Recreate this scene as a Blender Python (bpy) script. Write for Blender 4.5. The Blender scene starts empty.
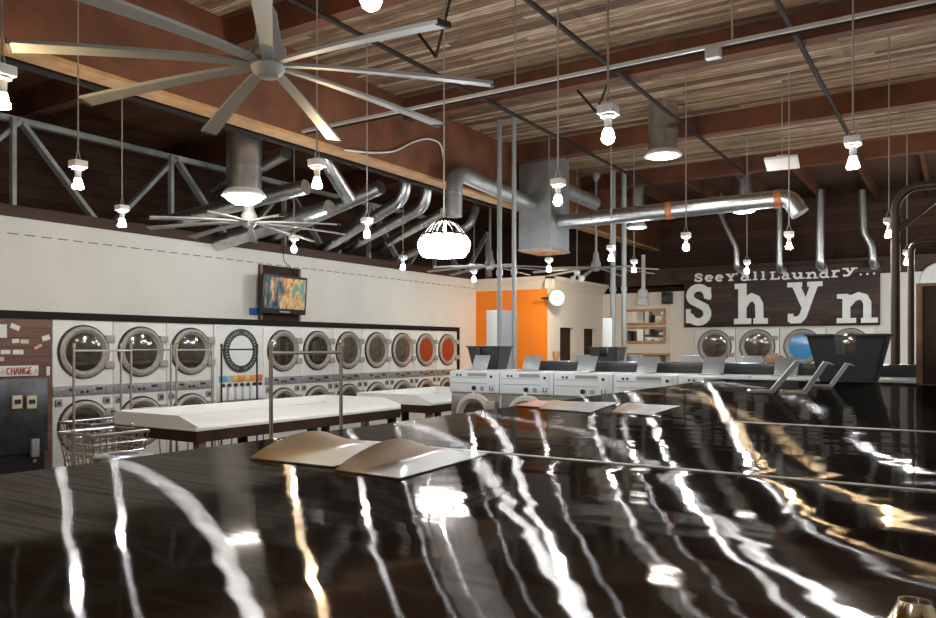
import bpy, bmesh, math, random
from mathutils import Vector, Matrix, Euler
random.seed(7)
PI = math.pi
S = bpy.context.scene
C = S.collection
F, CX, HY, EYE = 771.0, 468.0, 346.5, 1.62
YAW = math.radians(32.65)
sy_, cy_ = math.sin(YAW), math.cos(YAW)

def at(u, v, X=None, Y=None, Z=None, D=None):
    """point of the room seen at pixel (u, v) on the plane X=, Y=, Z= or at depth D"""
    a = (u - CX) / F; b = (HY - v) / F
    gx, gy = cy_ * a - sy_, sy_ * a + cy_
    d = D if D is not None else (X / gx if X is not None else (Y / gy if Y is not None else (Z - EYE) / b))
    return Vector((gx * d, gy * d, EYE + b * d))

# ------------------------------------------------------------------ materials
def nodes(name):
    m = bpy.data.materials.new(name); m.use_nodes = True
    nt = m.node_tree
    return m, nt, nt.nodes['Principled BSDF']
def mat(name, col, rough=.5, metal=0., emit=0., ecol=None, var=0., vscale=6., bump=0., coat=0., spec=None):
    m, nt, p = nodes(name)
    p.inputs['Base Color'].default_value = (*col, 1)
    p.inputs['Roughness'].default_value = rough
    p.inputs['Metallic'].default_value = metal
    if spec is not None: p.inputs['Specular IOR Level'].default_value = spec
    if coat: p.inputs['Coat Weight'].default_value = coat; p.inputs['Coat Roughness'].default_value = .08
    if emit:
        p.inputs['Emission Color'].default_value = (*(ecol or col), 1)
        p.inputs['Emission Strength'].default_value = emit
    if var or bump:
        tc = nt.nodes.new('ShaderNodeTexCoord')
        n = nt.nodes.new('ShaderNodeTexNoise'); n.inputs['Scale'].default_value = vscale; n.inputs['Detail'].default_value = 5
        nt.links.new(tc.outputs['Object'], n.inputs['Vector'])
        if var:
            r = nt.nodes.new('ShaderNodeValToRGB')
            r.color_ramp.elements[0].position = .3; r.color_ramp.elements[1].position = .7
            r.color_ramp.elements[0].color = (*[c * (1 - var) for c in col], 1)
            r.color_ramp.elements[1].color = (*[min(1, c * (1 + var)) for c in col], 1)
            nt.links.new(n.outputs['Fac'], r.inputs['Fac']); nt.links.new(r.outputs['Color'], p.inputs['Base Color'])
        if bump:
            b = nt.nodes.new('ShaderNodeBump'); b.inputs['Strength'].default_value = bump; b.inputs['Distance'].default_value = .02
            nt.links.new(n.outputs['Fac'], b.inputs['Height']); nt.links.new(b.outputs['Normal'], p.inputs['Normal'])
    return m

def plank_mat(name, stops, width, axis, length=2.5, rough=.8, grain=.5):
    """boards `width` wide stacked along `axis`; each board its own tone, grain along the boards"""
    m, nt, p = nodes(name); L = nt.links
    tc = nt.nodes.new('ShaderNodeTexCoord'); sp = nt.nodes.new('ShaderNodeSeparateXYZ')
    L.new(tc.outputs['Object'], sp.inputs[0])
    along = {'X': 'Y', 'Y': 'X', 'Z': 'Y', 'Zx': 'X'}[axis]
    def mth(op, a, b=None):
        n = nt.nodes.new('ShaderNodeMath'); n.operation = op
        for i, q in enumerate((a, b)):
            if q is None: continue
            if isinstance(q, (int, float)): n.inputs[i].default_value = q
            else: L.new(q, n.inputs[i])
        return n.outputs[0]
    t = mth('DIVIDE', sp.outputs[axis[0]], width); idx = mth('FLOOR', t); fr = mth('FRACT', t)
    off = mth('MULTIPLY', mth('SINE', mth('MULTIPLY', idx, 12.9)), 7.0)
    seg = mth('FLOOR', mth('DIVIDE', mth('ADD', sp.outputs[along], off), length))
    cb = nt.nodes.new('ShaderNodeCombineXYZ'); L.new(idx, cb.inputs[0]); L.new(seg, cb.inputs[1])
    wn = nt.nodes.new('ShaderNodeTexWhiteNoise'); wn.noise_dimensions = '2D'; L.new(cb.outputs[0], wn.inputs['Vector'])
    cg = nt.nodes.new('ShaderNodeCombineXYZ')
    L.new(mth('MULTIPLY', sp.outputs[along], 1.6), cg.inputs[0]); L.new(mth('MULTIPLY', t, 2.2), cg.inputs[1]); L.new(seg, cg.inputs[2])
    gn = nt.nodes.new('ShaderNodeTexNoise'); gn.inputs['Scale'].default_value = 1.5; gn.inputs['Detail'].default_value = 6; gn.inputs['Roughness'].default_value = .65
    L.new(cg.outputs[0], gn.inputs['Vector'])
    mx = mth('ADD', mth('MULTIPLY', wn.outputs['Value'], 1 - grain), mth('MULTIPLY', mth('SUBTRACT', mth('MULTIPLY', gn.outputs['Fac'], 2.), .5), grain))
    r = nt.nodes.new('ShaderNodeValToRGB'); cr = r.color_ramp
    while len(cr.elements) < len(stops): cr.elements.new(.5)
    for e, (pos, c) in zip(cr.elements, stops): e.position = pos; e.color = (*c, 1)
    L.new(mx, r.inputs['Fac'])
    gap = mth('GREATER_THAN', fr, .06)
    mix = nt.nodes.new('ShaderNodeMix'); mix.data_type = 'RGBA'
    mix.inputs['A'].default_value = (.012, .008, .006, 1); L.new(gap, mix.inputs['Factor']); L.new(r.outputs['Color'], mix.inputs['B'])
    L.new(mix.outputs['Result'], p.inputs['Base Color'])
    p.inputs['Roughness'].default_value = rough
    b = nt.nodes.new('ShaderNodeBump'); b.inputs['Strength'].default_value = .5; b.inputs['Distance'].default_value = .01
    L.new(mth('ADD', mx, mth('MULTIPLY', gap, 1.)), b.inputs['Height']); L.new(b.outputs['Normal'], p.inputs['Normal'])
    return m

M = {}
M['deck'] = plank_mat('weathered_deck', [(0, (.028, .014, .007)), (.32, (.10, .05, .024)), (.55, (.22, .13, .068)), (.7, (.36, .255, .16)), (.88, (.66, .57, .45))], .085, 'Y', 5.5, .85, .58)
M['deck_dark'] = plank_mat('dark_deck', [(0, (.09, .033, .011)), (.5, (.15, .058, .02)), (1, (.22, .09, .034))], .19, 'Y', 3, .85, .5)
M['attic'] = plank_mat('attic_boards', [(0, (.035, .014, .007)), (.5, (.062, .026, .013)), (1, (.1, .044, .022))], .2, 'Z', 3, .85, .5)
M['sign_wood'] = plank_mat('sign_boards', [(0, (.016, .007, .004)), (.5, (.036, .016, .010)), (.8, (.066, .031, .019)), (1, (.10, .056, .038))], .11, 'Zx', .9, .6, .45)
M['wall_wood'] = plank_mat('bulletin_boards', [(0, (.06, .022, .012)), (.5, (.13, .05, .026)), (.8, (.19, .09, .05)), (1, (.2, .15, .12))], .115, 'Z', .9, .5, .5)
M['glulam'] = mat('glulam', (.15, .052, .02), .7, var=.35, vscale=2.5)
M['purlin'] = mat('red_timber', (.10, .029, .009), .8, var=.35, vscale=2.5)
M['tan_wood'] = mat('tan_wood', (.5, .27, .11), .6, var=.25, vscale=5)
M['dark_wood'] = mat('dark_wood', (.035, .016, .008), .65, spec=.25, var=.4, vscale=7)
M['mid_wood'] = mat('mid_wood', (.16, .075, .035), .5, var=.3, vscale=7)
M['white_wall'] = mat('white_wall', (.70, .665, .595), .8, var=.03, vscale=2)
M['orange'] = mat('orange_paint', (.92, .235, .01), .55)
M['plaster'] = mat('plaster', (.76, .68, .58), .8)
M['concrete'] = mat('concrete', (.16, .15, .14), .35, var=.25, vscale=1.5)
M['white'] = mat('white_enamel', (.76, .75, .70), .35, var=.03)
M['white_lam'] = mat('white_laminate', (.84, .84, .82), .4)
M['panel_white'] = mat('washer_white', (.66, .70, .72), .35)
M['grey_panel'] = mat('grey_panel', (.27, .27, .27), .45, .2, var=.3, vscale=40)
M['grey_ring'] = mat('grey_door_ring', (.40, .365, .32), .5, .15, var=.18, vscale=30)
M['grey'] = mat('grey_plastic', (.3, .3, .3), .45)
M['lid_grey'] = mat('lid_grey', (.36, .38, .39), .38, .25)
M['black'] = mat('black', (.012, .012, .012), .4)
M['black_steel'] = mat('black_steel', (.045, .046, .05), .3, .4, var=.4, vscale=9)
M['bin'] = mat('charcoal_plastic', (.035, .04, .042), .5)
M['glass_dark'] = mat('dark_door_glass', (.035, .027, .015), .06, coat=.6)
M['glass_brown'] = mat('drum_glass', (.10, .075, .05), .08, var=.4, vscale=9, coat=.6)
M['glass_wall_reflection'] = mat('orange_wall_reflection_glass', (.3, .045, .014), .1, coat=.6)  # reflection of the orange wall in the door glass, put into its colour
M['glass_blue'] = mat('blue_door_glass', (.07, .32, .62), .12, coat=.5)
M['mirror'] = mat('mirror_glass', (.72, .74, .76), .03, 1.)
M['steel'] = mat('galvanised_steel', (.52, .53, .53), .3, 1., var=.15, vscale=8)
M['duct'] = mat('shiny_duct', (.56, .57, .57), .34, 1., var=.15, vscale=14, bump=.05)
M['plenum'] = mat('plenum_steel', (.34, .35, .35), .45, .8, var=.15, vscale=3)
M['chrome'] = mat('chrome', (.62, .56, .52), .25, .75)
M['brass_chrome'] = mat('warm_chrome', (.8, .72, .55), .14, 1.)
M['perf'] = mat('perforated_steel', (.5, .48, .45), .32, .9, var=.6, vscale=130)
M['fan'] = mat('fan_grey', (.25, .245, .23), .5)
M['steel_paint'] = mat('grey_steel_paint', (.33, .34, .33), .5, .2)
M['truss'] = mat('truss_grey', (.36, .37, .35), .55, .2, var=.2)
M['iron'] = mat('dark_iron', (.022, .015, .012), .7, .0, spec=.2)
M['brown_pipe'] = mat('brown_pipe', (.07, .045, .03), .45, .3)
M['conduit'] = mat('pale_conduit', (.5, .48, .44), .45, .3)
M['cord'] = mat('grey_cord', (.32, .29, .25), .6)
M['flood'] = mat('flood_lens', (1, 1, 1), .3, emit=1700., ecol=(1., .86, .62))
M['trim_black'] = mat('black_trim', (.012, .008, .006), .7, spec=.2)
M['hinge'] = mat('door_hinge', (.36, .33, .29), .5)
M['strip'] = mat('bright_strip', (.9, .9, .88), .55, .8)
M['band'] = mat('brown_band', (.06, .028, .016), .7)
M['slot'] = mat('slot_brown', (.2, .17, .14), .7)
M['lampwhite'] = mat('lamp_white', (.72, .72, .70), .5)
M['paper'] = mat('note_paper', (.75, .73, .68), .7)
M['paper_pink'] = mat('pink_paper', (.65, .4, .34), .7)
M['paper_tan'] = mat('tan_paper', (.6, .52, .38), .7)
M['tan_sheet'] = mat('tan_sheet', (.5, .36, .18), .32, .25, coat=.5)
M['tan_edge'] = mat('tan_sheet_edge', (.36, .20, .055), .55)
M['red_sheet'] = mat('red_tan_sheet', (.5, .17, .09), .45, coat=.3)
M['red'] = mat('red_paint', (.42, .07, .05), .5)
M['letter'] = mat('letter_white', (.84, .84, .80), .5, var=.06, vscale=5)
M['blue'] = mat('blue_plastic', (.02, .12, .42), .4)
M['copper'] = mat('rust_band', (.42, .15, .06), .5, .3)
M['underside'] = mat('orange_lit_underside', (.55, .28, .14), .5)  # orange light on the plenum's underside, put into the colour
M['lino'] = mat('dark_counter', (.05, .055, .06), .25)
for n, c in (('pk_blue', (.16, .42, .62)), ('pk_sky', (.35, .5, .6)), ('pk_yellow', (.75, .5, .13)), ('pk_orange', (.75, .27, .06)), ('pk_red', (.6, .15, .05))):
    M[n] = mat(n, c, .4)
COOL, WARM, NEUT = (.92, .97, 1.0), (1.0, .74, .42), (1.0, .9, .76)
BULB = 420.
M['bulb_cool'] = mat('bulb_cool', (1, 1, 1), .3, emit=BULB, ecol=COOL)
M['bulb_warm'] = mat('bulb_warm', (1, 1, 1), .3, emit=BULB * .95, ecol=WARM)
M['bulb_neutral'] = mat('bulb_neutral', (1, 1, 1), .3, emit=BULB, ecol=NEUT)
M['bulb_bright'] = mat('bulb_bright', (1, 1, 1), .3, emit=BULB * 2.4, ecol=COOL)
M['lens'] = mat('diffuser_lens', (1, 1, 1), .4, emit=26., ecol=(1, .95, .87))
M['crystal'] = mat('crystal_ring', (1, 1, 1), .2, emit=30., ecol=(.97, .98, 1.))

def tv_mat():
    m, nt, p = nodes('tv_picture'); L = nt.links
    tc = nt.nodes.new('ShaderNodeTexCoord'); mp = nt.nodes.new('ShaderNodeMapping'); L.new(tc.outputs['Object'], mp.inputs[0])
    mp.inputs['Scale'].default_value = (7, 7, 3.5)
    n = nt.nodes.new('ShaderNodeTexNoise'); n.inputs['Scale'].default_value = 1.2; n.inputs['Detail'].default_value = 6
    L.new(mp.outputs[0], n.inputs['Vector'])
    sx = nt.nodes.new('ShaderNodeSeparateXYZ'); L.new(tc.outputs['Object'], sx.inputs[0])
    q = nt.nodes.new('ShaderNodeMath'); q.operation = 'MULTIPLY_ADD'; L.new(sx.outputs[0], q.inputs[0]); q.inputs[1].default_value = .32; q.inputs[2].default_value = .0
    ad = nt.nodes.new('ShaderNodeMath'); ad.operation = 'ADD'; L.new(q.outputs[0], ad.inputs[0]); L.new(n.outputs['Fac'], ad.inputs[1])
    r = nt.nodes.new('ShaderNodeValToRGB'); cr = r.color_ramp
    st = [(.32, (.015, .03, .04)), (.43, (.06, .10, .10)), (.5, (.36, .16, .05)), (.57, (.5, .30, .14)), (.66, (.10, .2, .15))]
    while len(cr.elements) < len(st): cr.elements.new(.5)
    for e, (q, c) in zip(cr.elements, st): e.position = q; e.color = (*c, 1)
    L.new(ad.outputs[0], r.inputs['Fac'])
    L.new(r.outputs['Color'], p.inputs['Base Color']); L.new(r.outputs['Color'], p.inputs['Emission Color'])
    p.inputs['Emission Strength'].default_value = .55; p.inputs['Roughness'].default_value = .2
    return m
M['tv'] = tv_mat()

def counter_mat():
    """dark sheet steel brushed along Y: highlights smear across the grain, gentle oil-canning"""
    m, nt, p = nodes('polished_counter_steel'); L = nt.links
    nt.nodes.remove(p)
    out = [n for n in nt.nodes if n.type == 'OUTPUT_MATERIAL'][0]
    tc = nt.nodes.new('ShaderNodeTexCoord')
    def noise(scale, vec, detail=2, rough=.5):
        mp = nt.nodes.new('ShaderNodeMapping'); mp.inputs['Scale'].default_value = vec; L.new(tc.outputs['Object'], mp.inputs[0])
        n = nt.nodes.new('ShaderNodeTexNoise'); n.inputs['Scale'].default_value = scale; n.inputs['Detail'].default_value = detail
        n.inputs['Roughness'].default_value = rough
        L.new(mp.outputs[0], n.inputs['Vector']); return n.outputs['Fac']
    big = noise(1.5, (1, 1, 1), 2)
    small = noise(5., (.7, 1.6, 1), 1)
    scratch = noise(9., (.25, 9, 1), 3)
    b1 = nt.nodes.new('ShaderNodeBump'); b1.inputs['Strength'].default_value = 1.; b1.inputs['Distance'].default_value = .0032
    L.new(big, b1.inputs['Height'])
    b2 = nt.nodes.new('ShaderNodeBump'); b2.inputs['Strength'].default_value = 1.; b2.inputs['Distance'].default_value = .0009
    L.new(small, b2.inputs['Height']); L.new(b1.outputs['Normal'], b2.inputs['Normal'])
    tg = nt.nodes.new('ShaderNodeTangent'); tg.direction_type = 'UV_MAP'; tg.uv_map = 'UVMap'
    def lobe(rough, an, col):
        g = nt.nodes.new('ShaderNodeBsdfAnisotropic'); g.distribution = 'GGX'
        g.inputs['Color'].default_value = (*col, 1); g.inputs['Roughness'].default_value = rough; g.inputs['Anisotropy'].default_value = an
        L.new(b2.outputs['Normal'], g.inputs['Normal']); L.new(tg.outputs[0], g.inputs['Tangent']); return g
    g1 = lobe(.045, -.6, (.23, .215, .205)); g2 = lobe(.13, -.94, (.145, .136, .128))
    r = nt.nodes.new('ShaderNodeValToRGB'); r.color_ramp.elements[0].position = .45; r.color_ramp.elements[1].position = .75
    r.color_ramp.elements[0].color = (.5, .5, .5, 1); r.color_ramp.elements[1].color = (.9, .9, .9, 1)
    L.new(scratch, r.inputs['Fac'])
    mx = nt.nodes.new('ShaderNodeMixShader'); L.new(r.outputs['Color'], mx.inputs[0]); L.new(g1.outputs[0], mx.inputs[1]); L.new(g2.outputs[0], mx.inputs[2])
    scuff = noise(2.6, (1.5, .55, 1), 3, .4)
    sr = nt.nodes.new('ShaderNodeValToRGB'); sr.color_ramp.elements[0].position = .66; sr.color_ramp.elements[1].position = .74
    sr.color_ramp.elements[0].color = (0, 0, 0, 1); sr.color_ramp.elements[1].color = (.22, .22, .22, 1)
    L.new(scuff, sr.inputs['Fac'])
    df = nt.nodes.new('ShaderNodeBsdfDiffuse'); df.inputs['Color'].default_value = (.3, .27, .23, 1)
    m2 = nt.nodes.new('ShaderNodeMixShader'); L.new(sr.outputs['Color'], m2.inputs[0]); L.new(mx.outputs[0], m2.inputs[1]); L.new(df.outputs[0], m2.inputs[2])
    L.new(m2.outputs[0], out.inputs['Surface'])
    return m
M['counter'] = counter_mat()

# ------------------------------------------------------------------ shape helpers
def box(bm, x0, x1, y0, y1, z0, z1, bev=0., mtx=None):
    vs = [bm.verts.new((x, y, z)) for x in (x0, x1) for y in (y0, y1) for z in (z0, z1)]
    fs = [bm.faces.new([vs[i] for i in q]) for q in ((0, 1, 3, 2), (4, 6, 7, 5), (0, 4, 5, 1), (2, 3, 7, 6), (0, 2, 6, 4), (1, 5, 7, 3))]
    if bev:
        es = list({e for f in fs for e in f.edges})
        r = bmesh.ops.bevel(bm, geom=es, offset=bev, segments=2, affect='EDGES', profile=.5)
        vs = list({v for f in r['faces'] for v in f.verts} | {v for v in vs if v.is_valid})
    if mtx is not None: bmesh.ops.transform(bm, matrix=mtx, verts=[v for v in vs if v.is_valid])
def _frame(d):
    d = d.normalized(); a = Vector((0, 0, 1)) if abs(d.z) < .95 else Vector((1, 0, 0))
    x = d.cross(a).normalized(); return x, d.cross(x).normalized()
def tube(bm, pts, r, seg=12, caps=True):
    pts = [Vector(p) for p in pts]; n = len(pts); rings = []
    rs = r if isinstance(r, (list, tuple)) else [r] * n
    x = None
    for i, p in enumerate(pts):
        d0 = (pts[i] - pts[i - 1]).normalized() if i else (pts[1] - pts[0]).normalized()
        d1 = (pts[i + 1] - pts[i]).normalized() if i < n - 1 else d0
        d = (d0 + d1); d = d.normalized() if d.length > 1e-6 else d0
        if x is None: x, y = _frame(d)
        else:
            x = (x - d * x.dot(d)); x = x.normalized() if x.length > 1e-5 else _frame(d)[0]
            y = d.cross(x).normalized()
        k = 1 / max(.5, d.dot(d0))
        rings.append([bm.verts.new(p + (x * math.cos(t) + y * math.sin(t)) * rs[i] * (k if 0 < i < n - 1 else 1)) for t in (2 * PI * j / seg for j in range(seg))])
    for a, b in zip(rings, rings[1:]):
        for j in range(seg): bm.faces.new((a[j], a[(j + 1) % seg], b[(j + 1) % seg], b[j]))
    if caps: bm.faces.new(rings[0][::-1]); bm.faces.new(rings[-1])
def lathe(bm, prof, o=(0, 0, 0), axis='z', seg=24, caps=True):
    """prof: (radius, height) pairs, turned about an axis through o"""
    o = Vector(o); ax = {'z': (Vector((1, 0, 0)), Vector((0, 1, 0)), Vector((0, 0, 1))),
                         'y': (Vector((1, 0, 0)), Vector((0, 0, 1)), Vector((0, -1, 0))),
                         'x': (Vector((0, 1, 0)), Vector((0, 0, 1)), Vector((1, 0, 0)))}[axis] if isinstance(axis, str) else axis
    R = [[bm.verts.new(o + (ax[0] * math.cos(t) + ax[1] * math.sin(t)) * max(r, 1e-4) + ax[2] * h) for t in (2 * PI * j / seg for j in range(seg))] for r, h in prof]
    for a, b in zip(R, R[1:]):
        for j in range(seg): bm.faces.new((a[j], a[(j + 1) % seg], b[(j + 1) % seg], b[j]))
    if caps: bm.faces.new(R[0][::-1]); bm.faces.new(R[-1])
def ringbm(bm, o, ri, ro, h, axis='y', seg=40):
    lathe(bm, [(ri, 0), (ro, 0), (ro, h), (ri, h), (ri, 0)], o, axis, seg, False)
def prism(bm, pts, vec):
    pts = [Vector(p) for p in pts]; vec = Vector(vec)
    a = [bm.verts.new(p) for p in pts]; b = [bm.verts.new(p + vec) for p in pts]
    bm.faces.new(a[::-1]); bm.faces.new(b)
    n = len(pts)
    for i in range(n): bm.faces.new((a[i], a[(i + 1) % n], b[(i + 1) % n], b[i]))
def bar(bm, p, q, w, h, up=(0, 0, 1)):
    p, q, up = Vector(p), Vector(q), Vector(up); d = (q - p).normalized(); s = d.cross(up).normalized(); u = s.cross(d)
    prism(bm, [p + s * w / 2 + u * h / 2, p - s * w / 2 + u * h / 2, p - s * w / 2 - u * h / 2, p + s * w / 2 - u * h / 2], q - p)
def arc(c, r, a0, a1, n=10, ry=None):
    return [(c[0] + r * math.cos(math.radians(a0 + (a1 - a0) * i / n)), c[1] + (ry or r) * math.sin(math.radians(a0 + (a1 - a0) * i / n))) for i in range(n + 1)]
def bend(p, q, r, n=6):
    return [Vector(p).lerp(Vector(q), t) for t in (i / n for i in range(n + 1))]
def smooth_path(pts, rad, n=6):
    pts = [Vector(p) for p in pts]; out = [pts[0]]
    for a, b, c in zip(pts, pts[1:], pts[2:]):
        r = min(rad, (a - b).length * .45, (c - b).length * .45)
        p, q = b + (a - b).normalized() * r, b + (c - b).normalized() * r
        for i in range(n + 1):
            t = i / n; out.append(p * (1 - t) ** 2 + b * 2 * t * (1 - t) + q * t * t)
    return out + [pts[-1]]

NEW = bmesh.new
def origin_of(o):
    v = Vector((0, 0, 0))
    while o is not None: v += o.location; o = o.parent
    return v
def obj(name, bm, m, parent=None, loc=None, world=False, ang=35):
    """link a bmesh as ONE mesh object. world=True: vertices are in room coordinates"""
    if world or loc is not None:
        o0 = Vector(loc) if loc is not None else Vector((0, 0, 0))
        if world: bmesh.ops.translate(bm, verts=bm.verts, vec=-(o0 + (origin_of(parent) if parent else Vector((0, 0, 0)))))
    bmesh.ops.recalc_face_normals(bm, faces=bm.faces)
    me = bpy.data.meshes.new(name); bm.to_mesh(me); bm.free()
    me.materials.append(M[m] if isinstance(m, str) else m)
    me.shade_smooth(); me.set_sharp_from_angle(angle=math.radians(ang))
    o = bpy.data.objects.new(name, me); C.objects.link(o)
    if parent: o.parent = parent
    if loc is not None: o.location = loc
    return o
def tag(o, label, cat, group=None):
    o['label'] = label; o['category'] = cat
    if group: o['group'] = group
    return o
def thing(name, label, cat, loc=(0, 0, 0), rz=0., group=None):
    o = bpy.data.objects.new(name, None); C.objects.link(o); o.location = loc; o.rotation_euler = (0, 0, rz)
    o.empty_display_size = .1
    return tag(o, label, cat, group)
def struct(name, bm, m):
    o = obj(name, bm, m); o['kind'] = 'structure'; return o
def dup(root, loc, rz=None, label=None):
    def cp(o, par):
        c = o.copy(); C.objects.link(c)
        if par is not None: c.parent = par
        for ch in list(o.children): cp(ch, c)
        return c
    r = cp(root, None); r.location = loc
    if rz is not None: r.rotation_euler = (0, 0, rz)
    if label: r['label'] = label
    return r
def sbox(name, m, *a):
    bm = NEW(); box(bm, *a); return struct(name, bm, m)

# ------------------------------------------------------------------ room shell
CEIL, WX, WTOP = 5.05, -9.43, 3.15
sbox('floor', 'concrete', -11.6, 4.6, -4, 19.2, -.1, 0)
sbox('ceiling', 'deck', -6.6, 4.6, -4, 14.45, CEIL, CEIL + .1)
sbox('ceiling_left', 'deck_dark', -11.6, -6.6, -4, 19.2, CEIL, CEIL + .1)
sbox('ceiling_rear', 'attic', -6.6, 4.6, 14.45, 19.2, CEIL, CEIL + .1)
sbox('wall_left_outer', 'attic', -11.7, -11.6, -4, 19.2, 0, CEIL)
sbox('wall_rear_outer', 'attic', -11.6, 4.6, 19.2, 19.3, 0, CEIL)
sbox('wall_right', 'plaster', 4.6, 4.7, -4, 19.2, 0, CEIL)
sbox('wall_front', 'plaster', -11.6, 4.6, -4.1, -4, 0, CEIL)
# left wall: white above the machines, boards by the change machine, white at its far end
sbox('wall_left', 'white_wall', WX - .1, WX, -4, 15.06, 2.045, WTOP)
sbox('wall_left_end', 'white_wall', WX - .1, WX, 14.28, 15.06, 0, 2.045)
sbox('wall_left_boards', 'wall_wood', WX - .1, WX, -4, 5.22, 0, 1.955)
bm = NEW(); box(bm, WX - .08, WX + .035, -4, 14.32, 1.957, 2.045); box(bm, WX - .08, WX + .035, 14.26, 14.32, 0, 1.957); struct('trim_1', bm, 'trim_black')
bm = NEW(); box(bm, WX - .6, WX + .02, -4, 15.0, WTOP, WTOP + .14); struct('trim_2', bm, 'band')
# row of short dark slots along the top of the left wall
bm = NEW(); y = 1.5
while y < 14.9: box(bm, WX, WX + .012, y, y + .12, 2.945, 2.957); y += .2
struct('trim_3', bm, 'slot')
# orange side room
OX, OY = -7.58, 15.06
sbox('wall_orange', 'orange', WX, OX, OY, OY + .1, 0, 2.9)
bm = NEW()
for y0, y1, z0, z1 in ((OY + .1, 15.65, 0, 2.9), (15.65, 16.39, 2.05, 2.9), (16.39, 16.95, 0, 2.9), (16.95, 17.66, 2.05, 2.9), (17.66, 18.1, 0, 2.9)): box(bm, OX - .1, OX, y0, y1, z0, z1)
box(bm, OX - .012, OX + .002, OY - .002, OY + .1, 0, 2.9)
struct('wall_side_room', bm, 'plaster')
sbox('doorway_shade_1', 'dark_wood', OX - .16, OX - .12, 15.6, 16.44, 0, 2.05)  # dark panels in both doorways stand for the unlit room behind
sbox('doorway_shade_2', 'dark_wood', OX - .16, OX - .12, 16.9, 17.7, 0, 2.05)
bm = NEW()
prof = [(0, 2.88), (.02, 2.88), (.05, 2.97), (.12, 3.06), (.16, 3.08), (.16, 3.15), (0, 3.15)]
prism(bm, [(WX, OY - a, z) for a, z in prof], (OX - WX + .16, 0, 0))
prism(bm, [(OX + a, OY - .16, z) for a, z in prof], (0, 18.1 - OY + .16, 0))
struct('trim_4', bm, 'plaster')
sbox('ceiling_side_room', 'plaster', WX, OX, OY, 18.1, 3.1, 3.15)
# rear wall round the sign and the dryers below it
BX0, BX1, BY = -5.30, -1.52, 18.1
sbox('wall_back_left', 'plaster', OX, BX0, BY, BY + .1, 0, 2.93)
sbox('wall_back_right', 'white_wall', BX1, 4.6, BY, BY + .1, 0, 3.14)
sbox('wall_back_header', 'white_wall', BX0, BX1, BY, BY + .1, 2.03, 3.3)
bm = NEW(); box(bm, OX, 4.6, BY + .1, BY + .3, 3.1, 3.5); struct('trim_5', bm, 'band')

# ------------------------------------------------------------------ roof timbers (structure)
def beam(name, m, *a):
    o = sbox(name, m, *a); o['label'] = 'timber roof beam'; return o
bm = NEW(); box(bm, -6.72, -6.5, -4, 19.2, 4.09, CEIL); struct('ceiling_beam_long', bm, 'glulam')
bm = NEW(); box(bm, -6.73, -6.49, -4, 19.2, 4.05, 4.09); struct('beam_lit_face', bm, 'tan_wood')  # tan strip paints the lamplight on the long beam's bottom face
for i, y in enumerate((-.9, 2.3, 5.45, 8.5, 11.5, 14.4)):
    sbox('ceiling_beam_cross_%d' % (i + 1), 'purlin', -6.5, 4.6, y, y + .16, 4.76, CEIL)
for i, y in enumerate((-.9, 2.3, 5.45, 8.5, 11.5, 14.4)):
    sbox('ceiling_beam_side_%d' % (i + 1), 'purlin', -11.6, -6.72, y, y + .16, 4.7, CEIL)
k = 0
for x in (-5.6, -4.6, -3.6, -2.6, -1.6, -.6, .4):
    k += 1; sbox('ceiling_joist_%d' % k, 'purlin', x, x + .06, 14.56, 19.2, 4.82, CEIL)
# sprinkler style dark pipes running under the beams
for x, lab in ((-5.05, 'dark iron pipe under the deck, nearest the long timber beam'), (-3.28, 'dark iron pipe under the deck, middle of three'), (-1.4, 'dark iron pipe under the deck, rightmost of three')):
    bm = NEW(); tube(bm, [(x, -4, 4.725), (x, 14.4, 4.725)], .026, 10)
    t = tag(obj('iron_pipe', bm, 'iron'), lab, 'pipe', 'dark iron roof pipes')
for (u, v, lab) in ((436, 57, 'dark V-shaped wire brace under the deck by the big ceiling fan'), (596, 112, 'dark V-shaped wire brace under the deck behind the large bare bulb')):
    p = at(u, v, Z=4.62); bm = NEW()
    tube(bm, [p + Vector((-.35, .05, .43)), p], .016, 6); tube(bm, [p, p + Vector((.35, -.25, .43))], .016, 6)
    tag(obj('wire_brace', bm, 'iron'), lab, 'brace', 'V-shaped roof braces')

# steel truss above the left wall
TX = -9.95
t = thing('roof_truss', 'long grey steel truss with slanted webs above the left white wall', 'truss', (TX, 4, 3.15))
def tp(u, v): return at(u, v, X=TX)
bm = NEW(); bar(bm, (TX, -2, 4.45), (TX, 15, 4.45), .09, .07); obj('top_chord', bm, 'truss', t, world=True)
bm = NEW(); bar(bm, (TX, -2, 3.19), (TX, 15, 3.19), .09, .07); obj('bottom_chord', bm, 'truss', t, world=True)
ys = [0.2 + 1.82 * i for i in range(9)]
y0 = tp(20, 118).y; y1 = tp(104, 222).y; y2 = tp(175, 157).y
webs = [(y0, y1), (y2, y1)]
st = (y2 - y0)
for k in range(1, 5): webs += [(y0 + k * st, y1 + k * st), (y2 + k * st, y1 + k * st)]
webs.append((y0, y1 - st))
for a, b in webs:
    bm = NEW(); bar(bm, (TX, a, 4.45), (TX, b, 3.19), .05, .12, (1, 0, 0))
    obj('web_member', bm, 'truss', t, world=True)
for k in range(-1, 5):
    yy = y2 - .12 + k * st; bm = NEW(); bar(bm, (TX + .07, yy, 3.19), (TX + .07, yy, 4.45), .05, .08, (1, 0, 0)); obj('upright', bm, 'truss', t, world=True)

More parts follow.
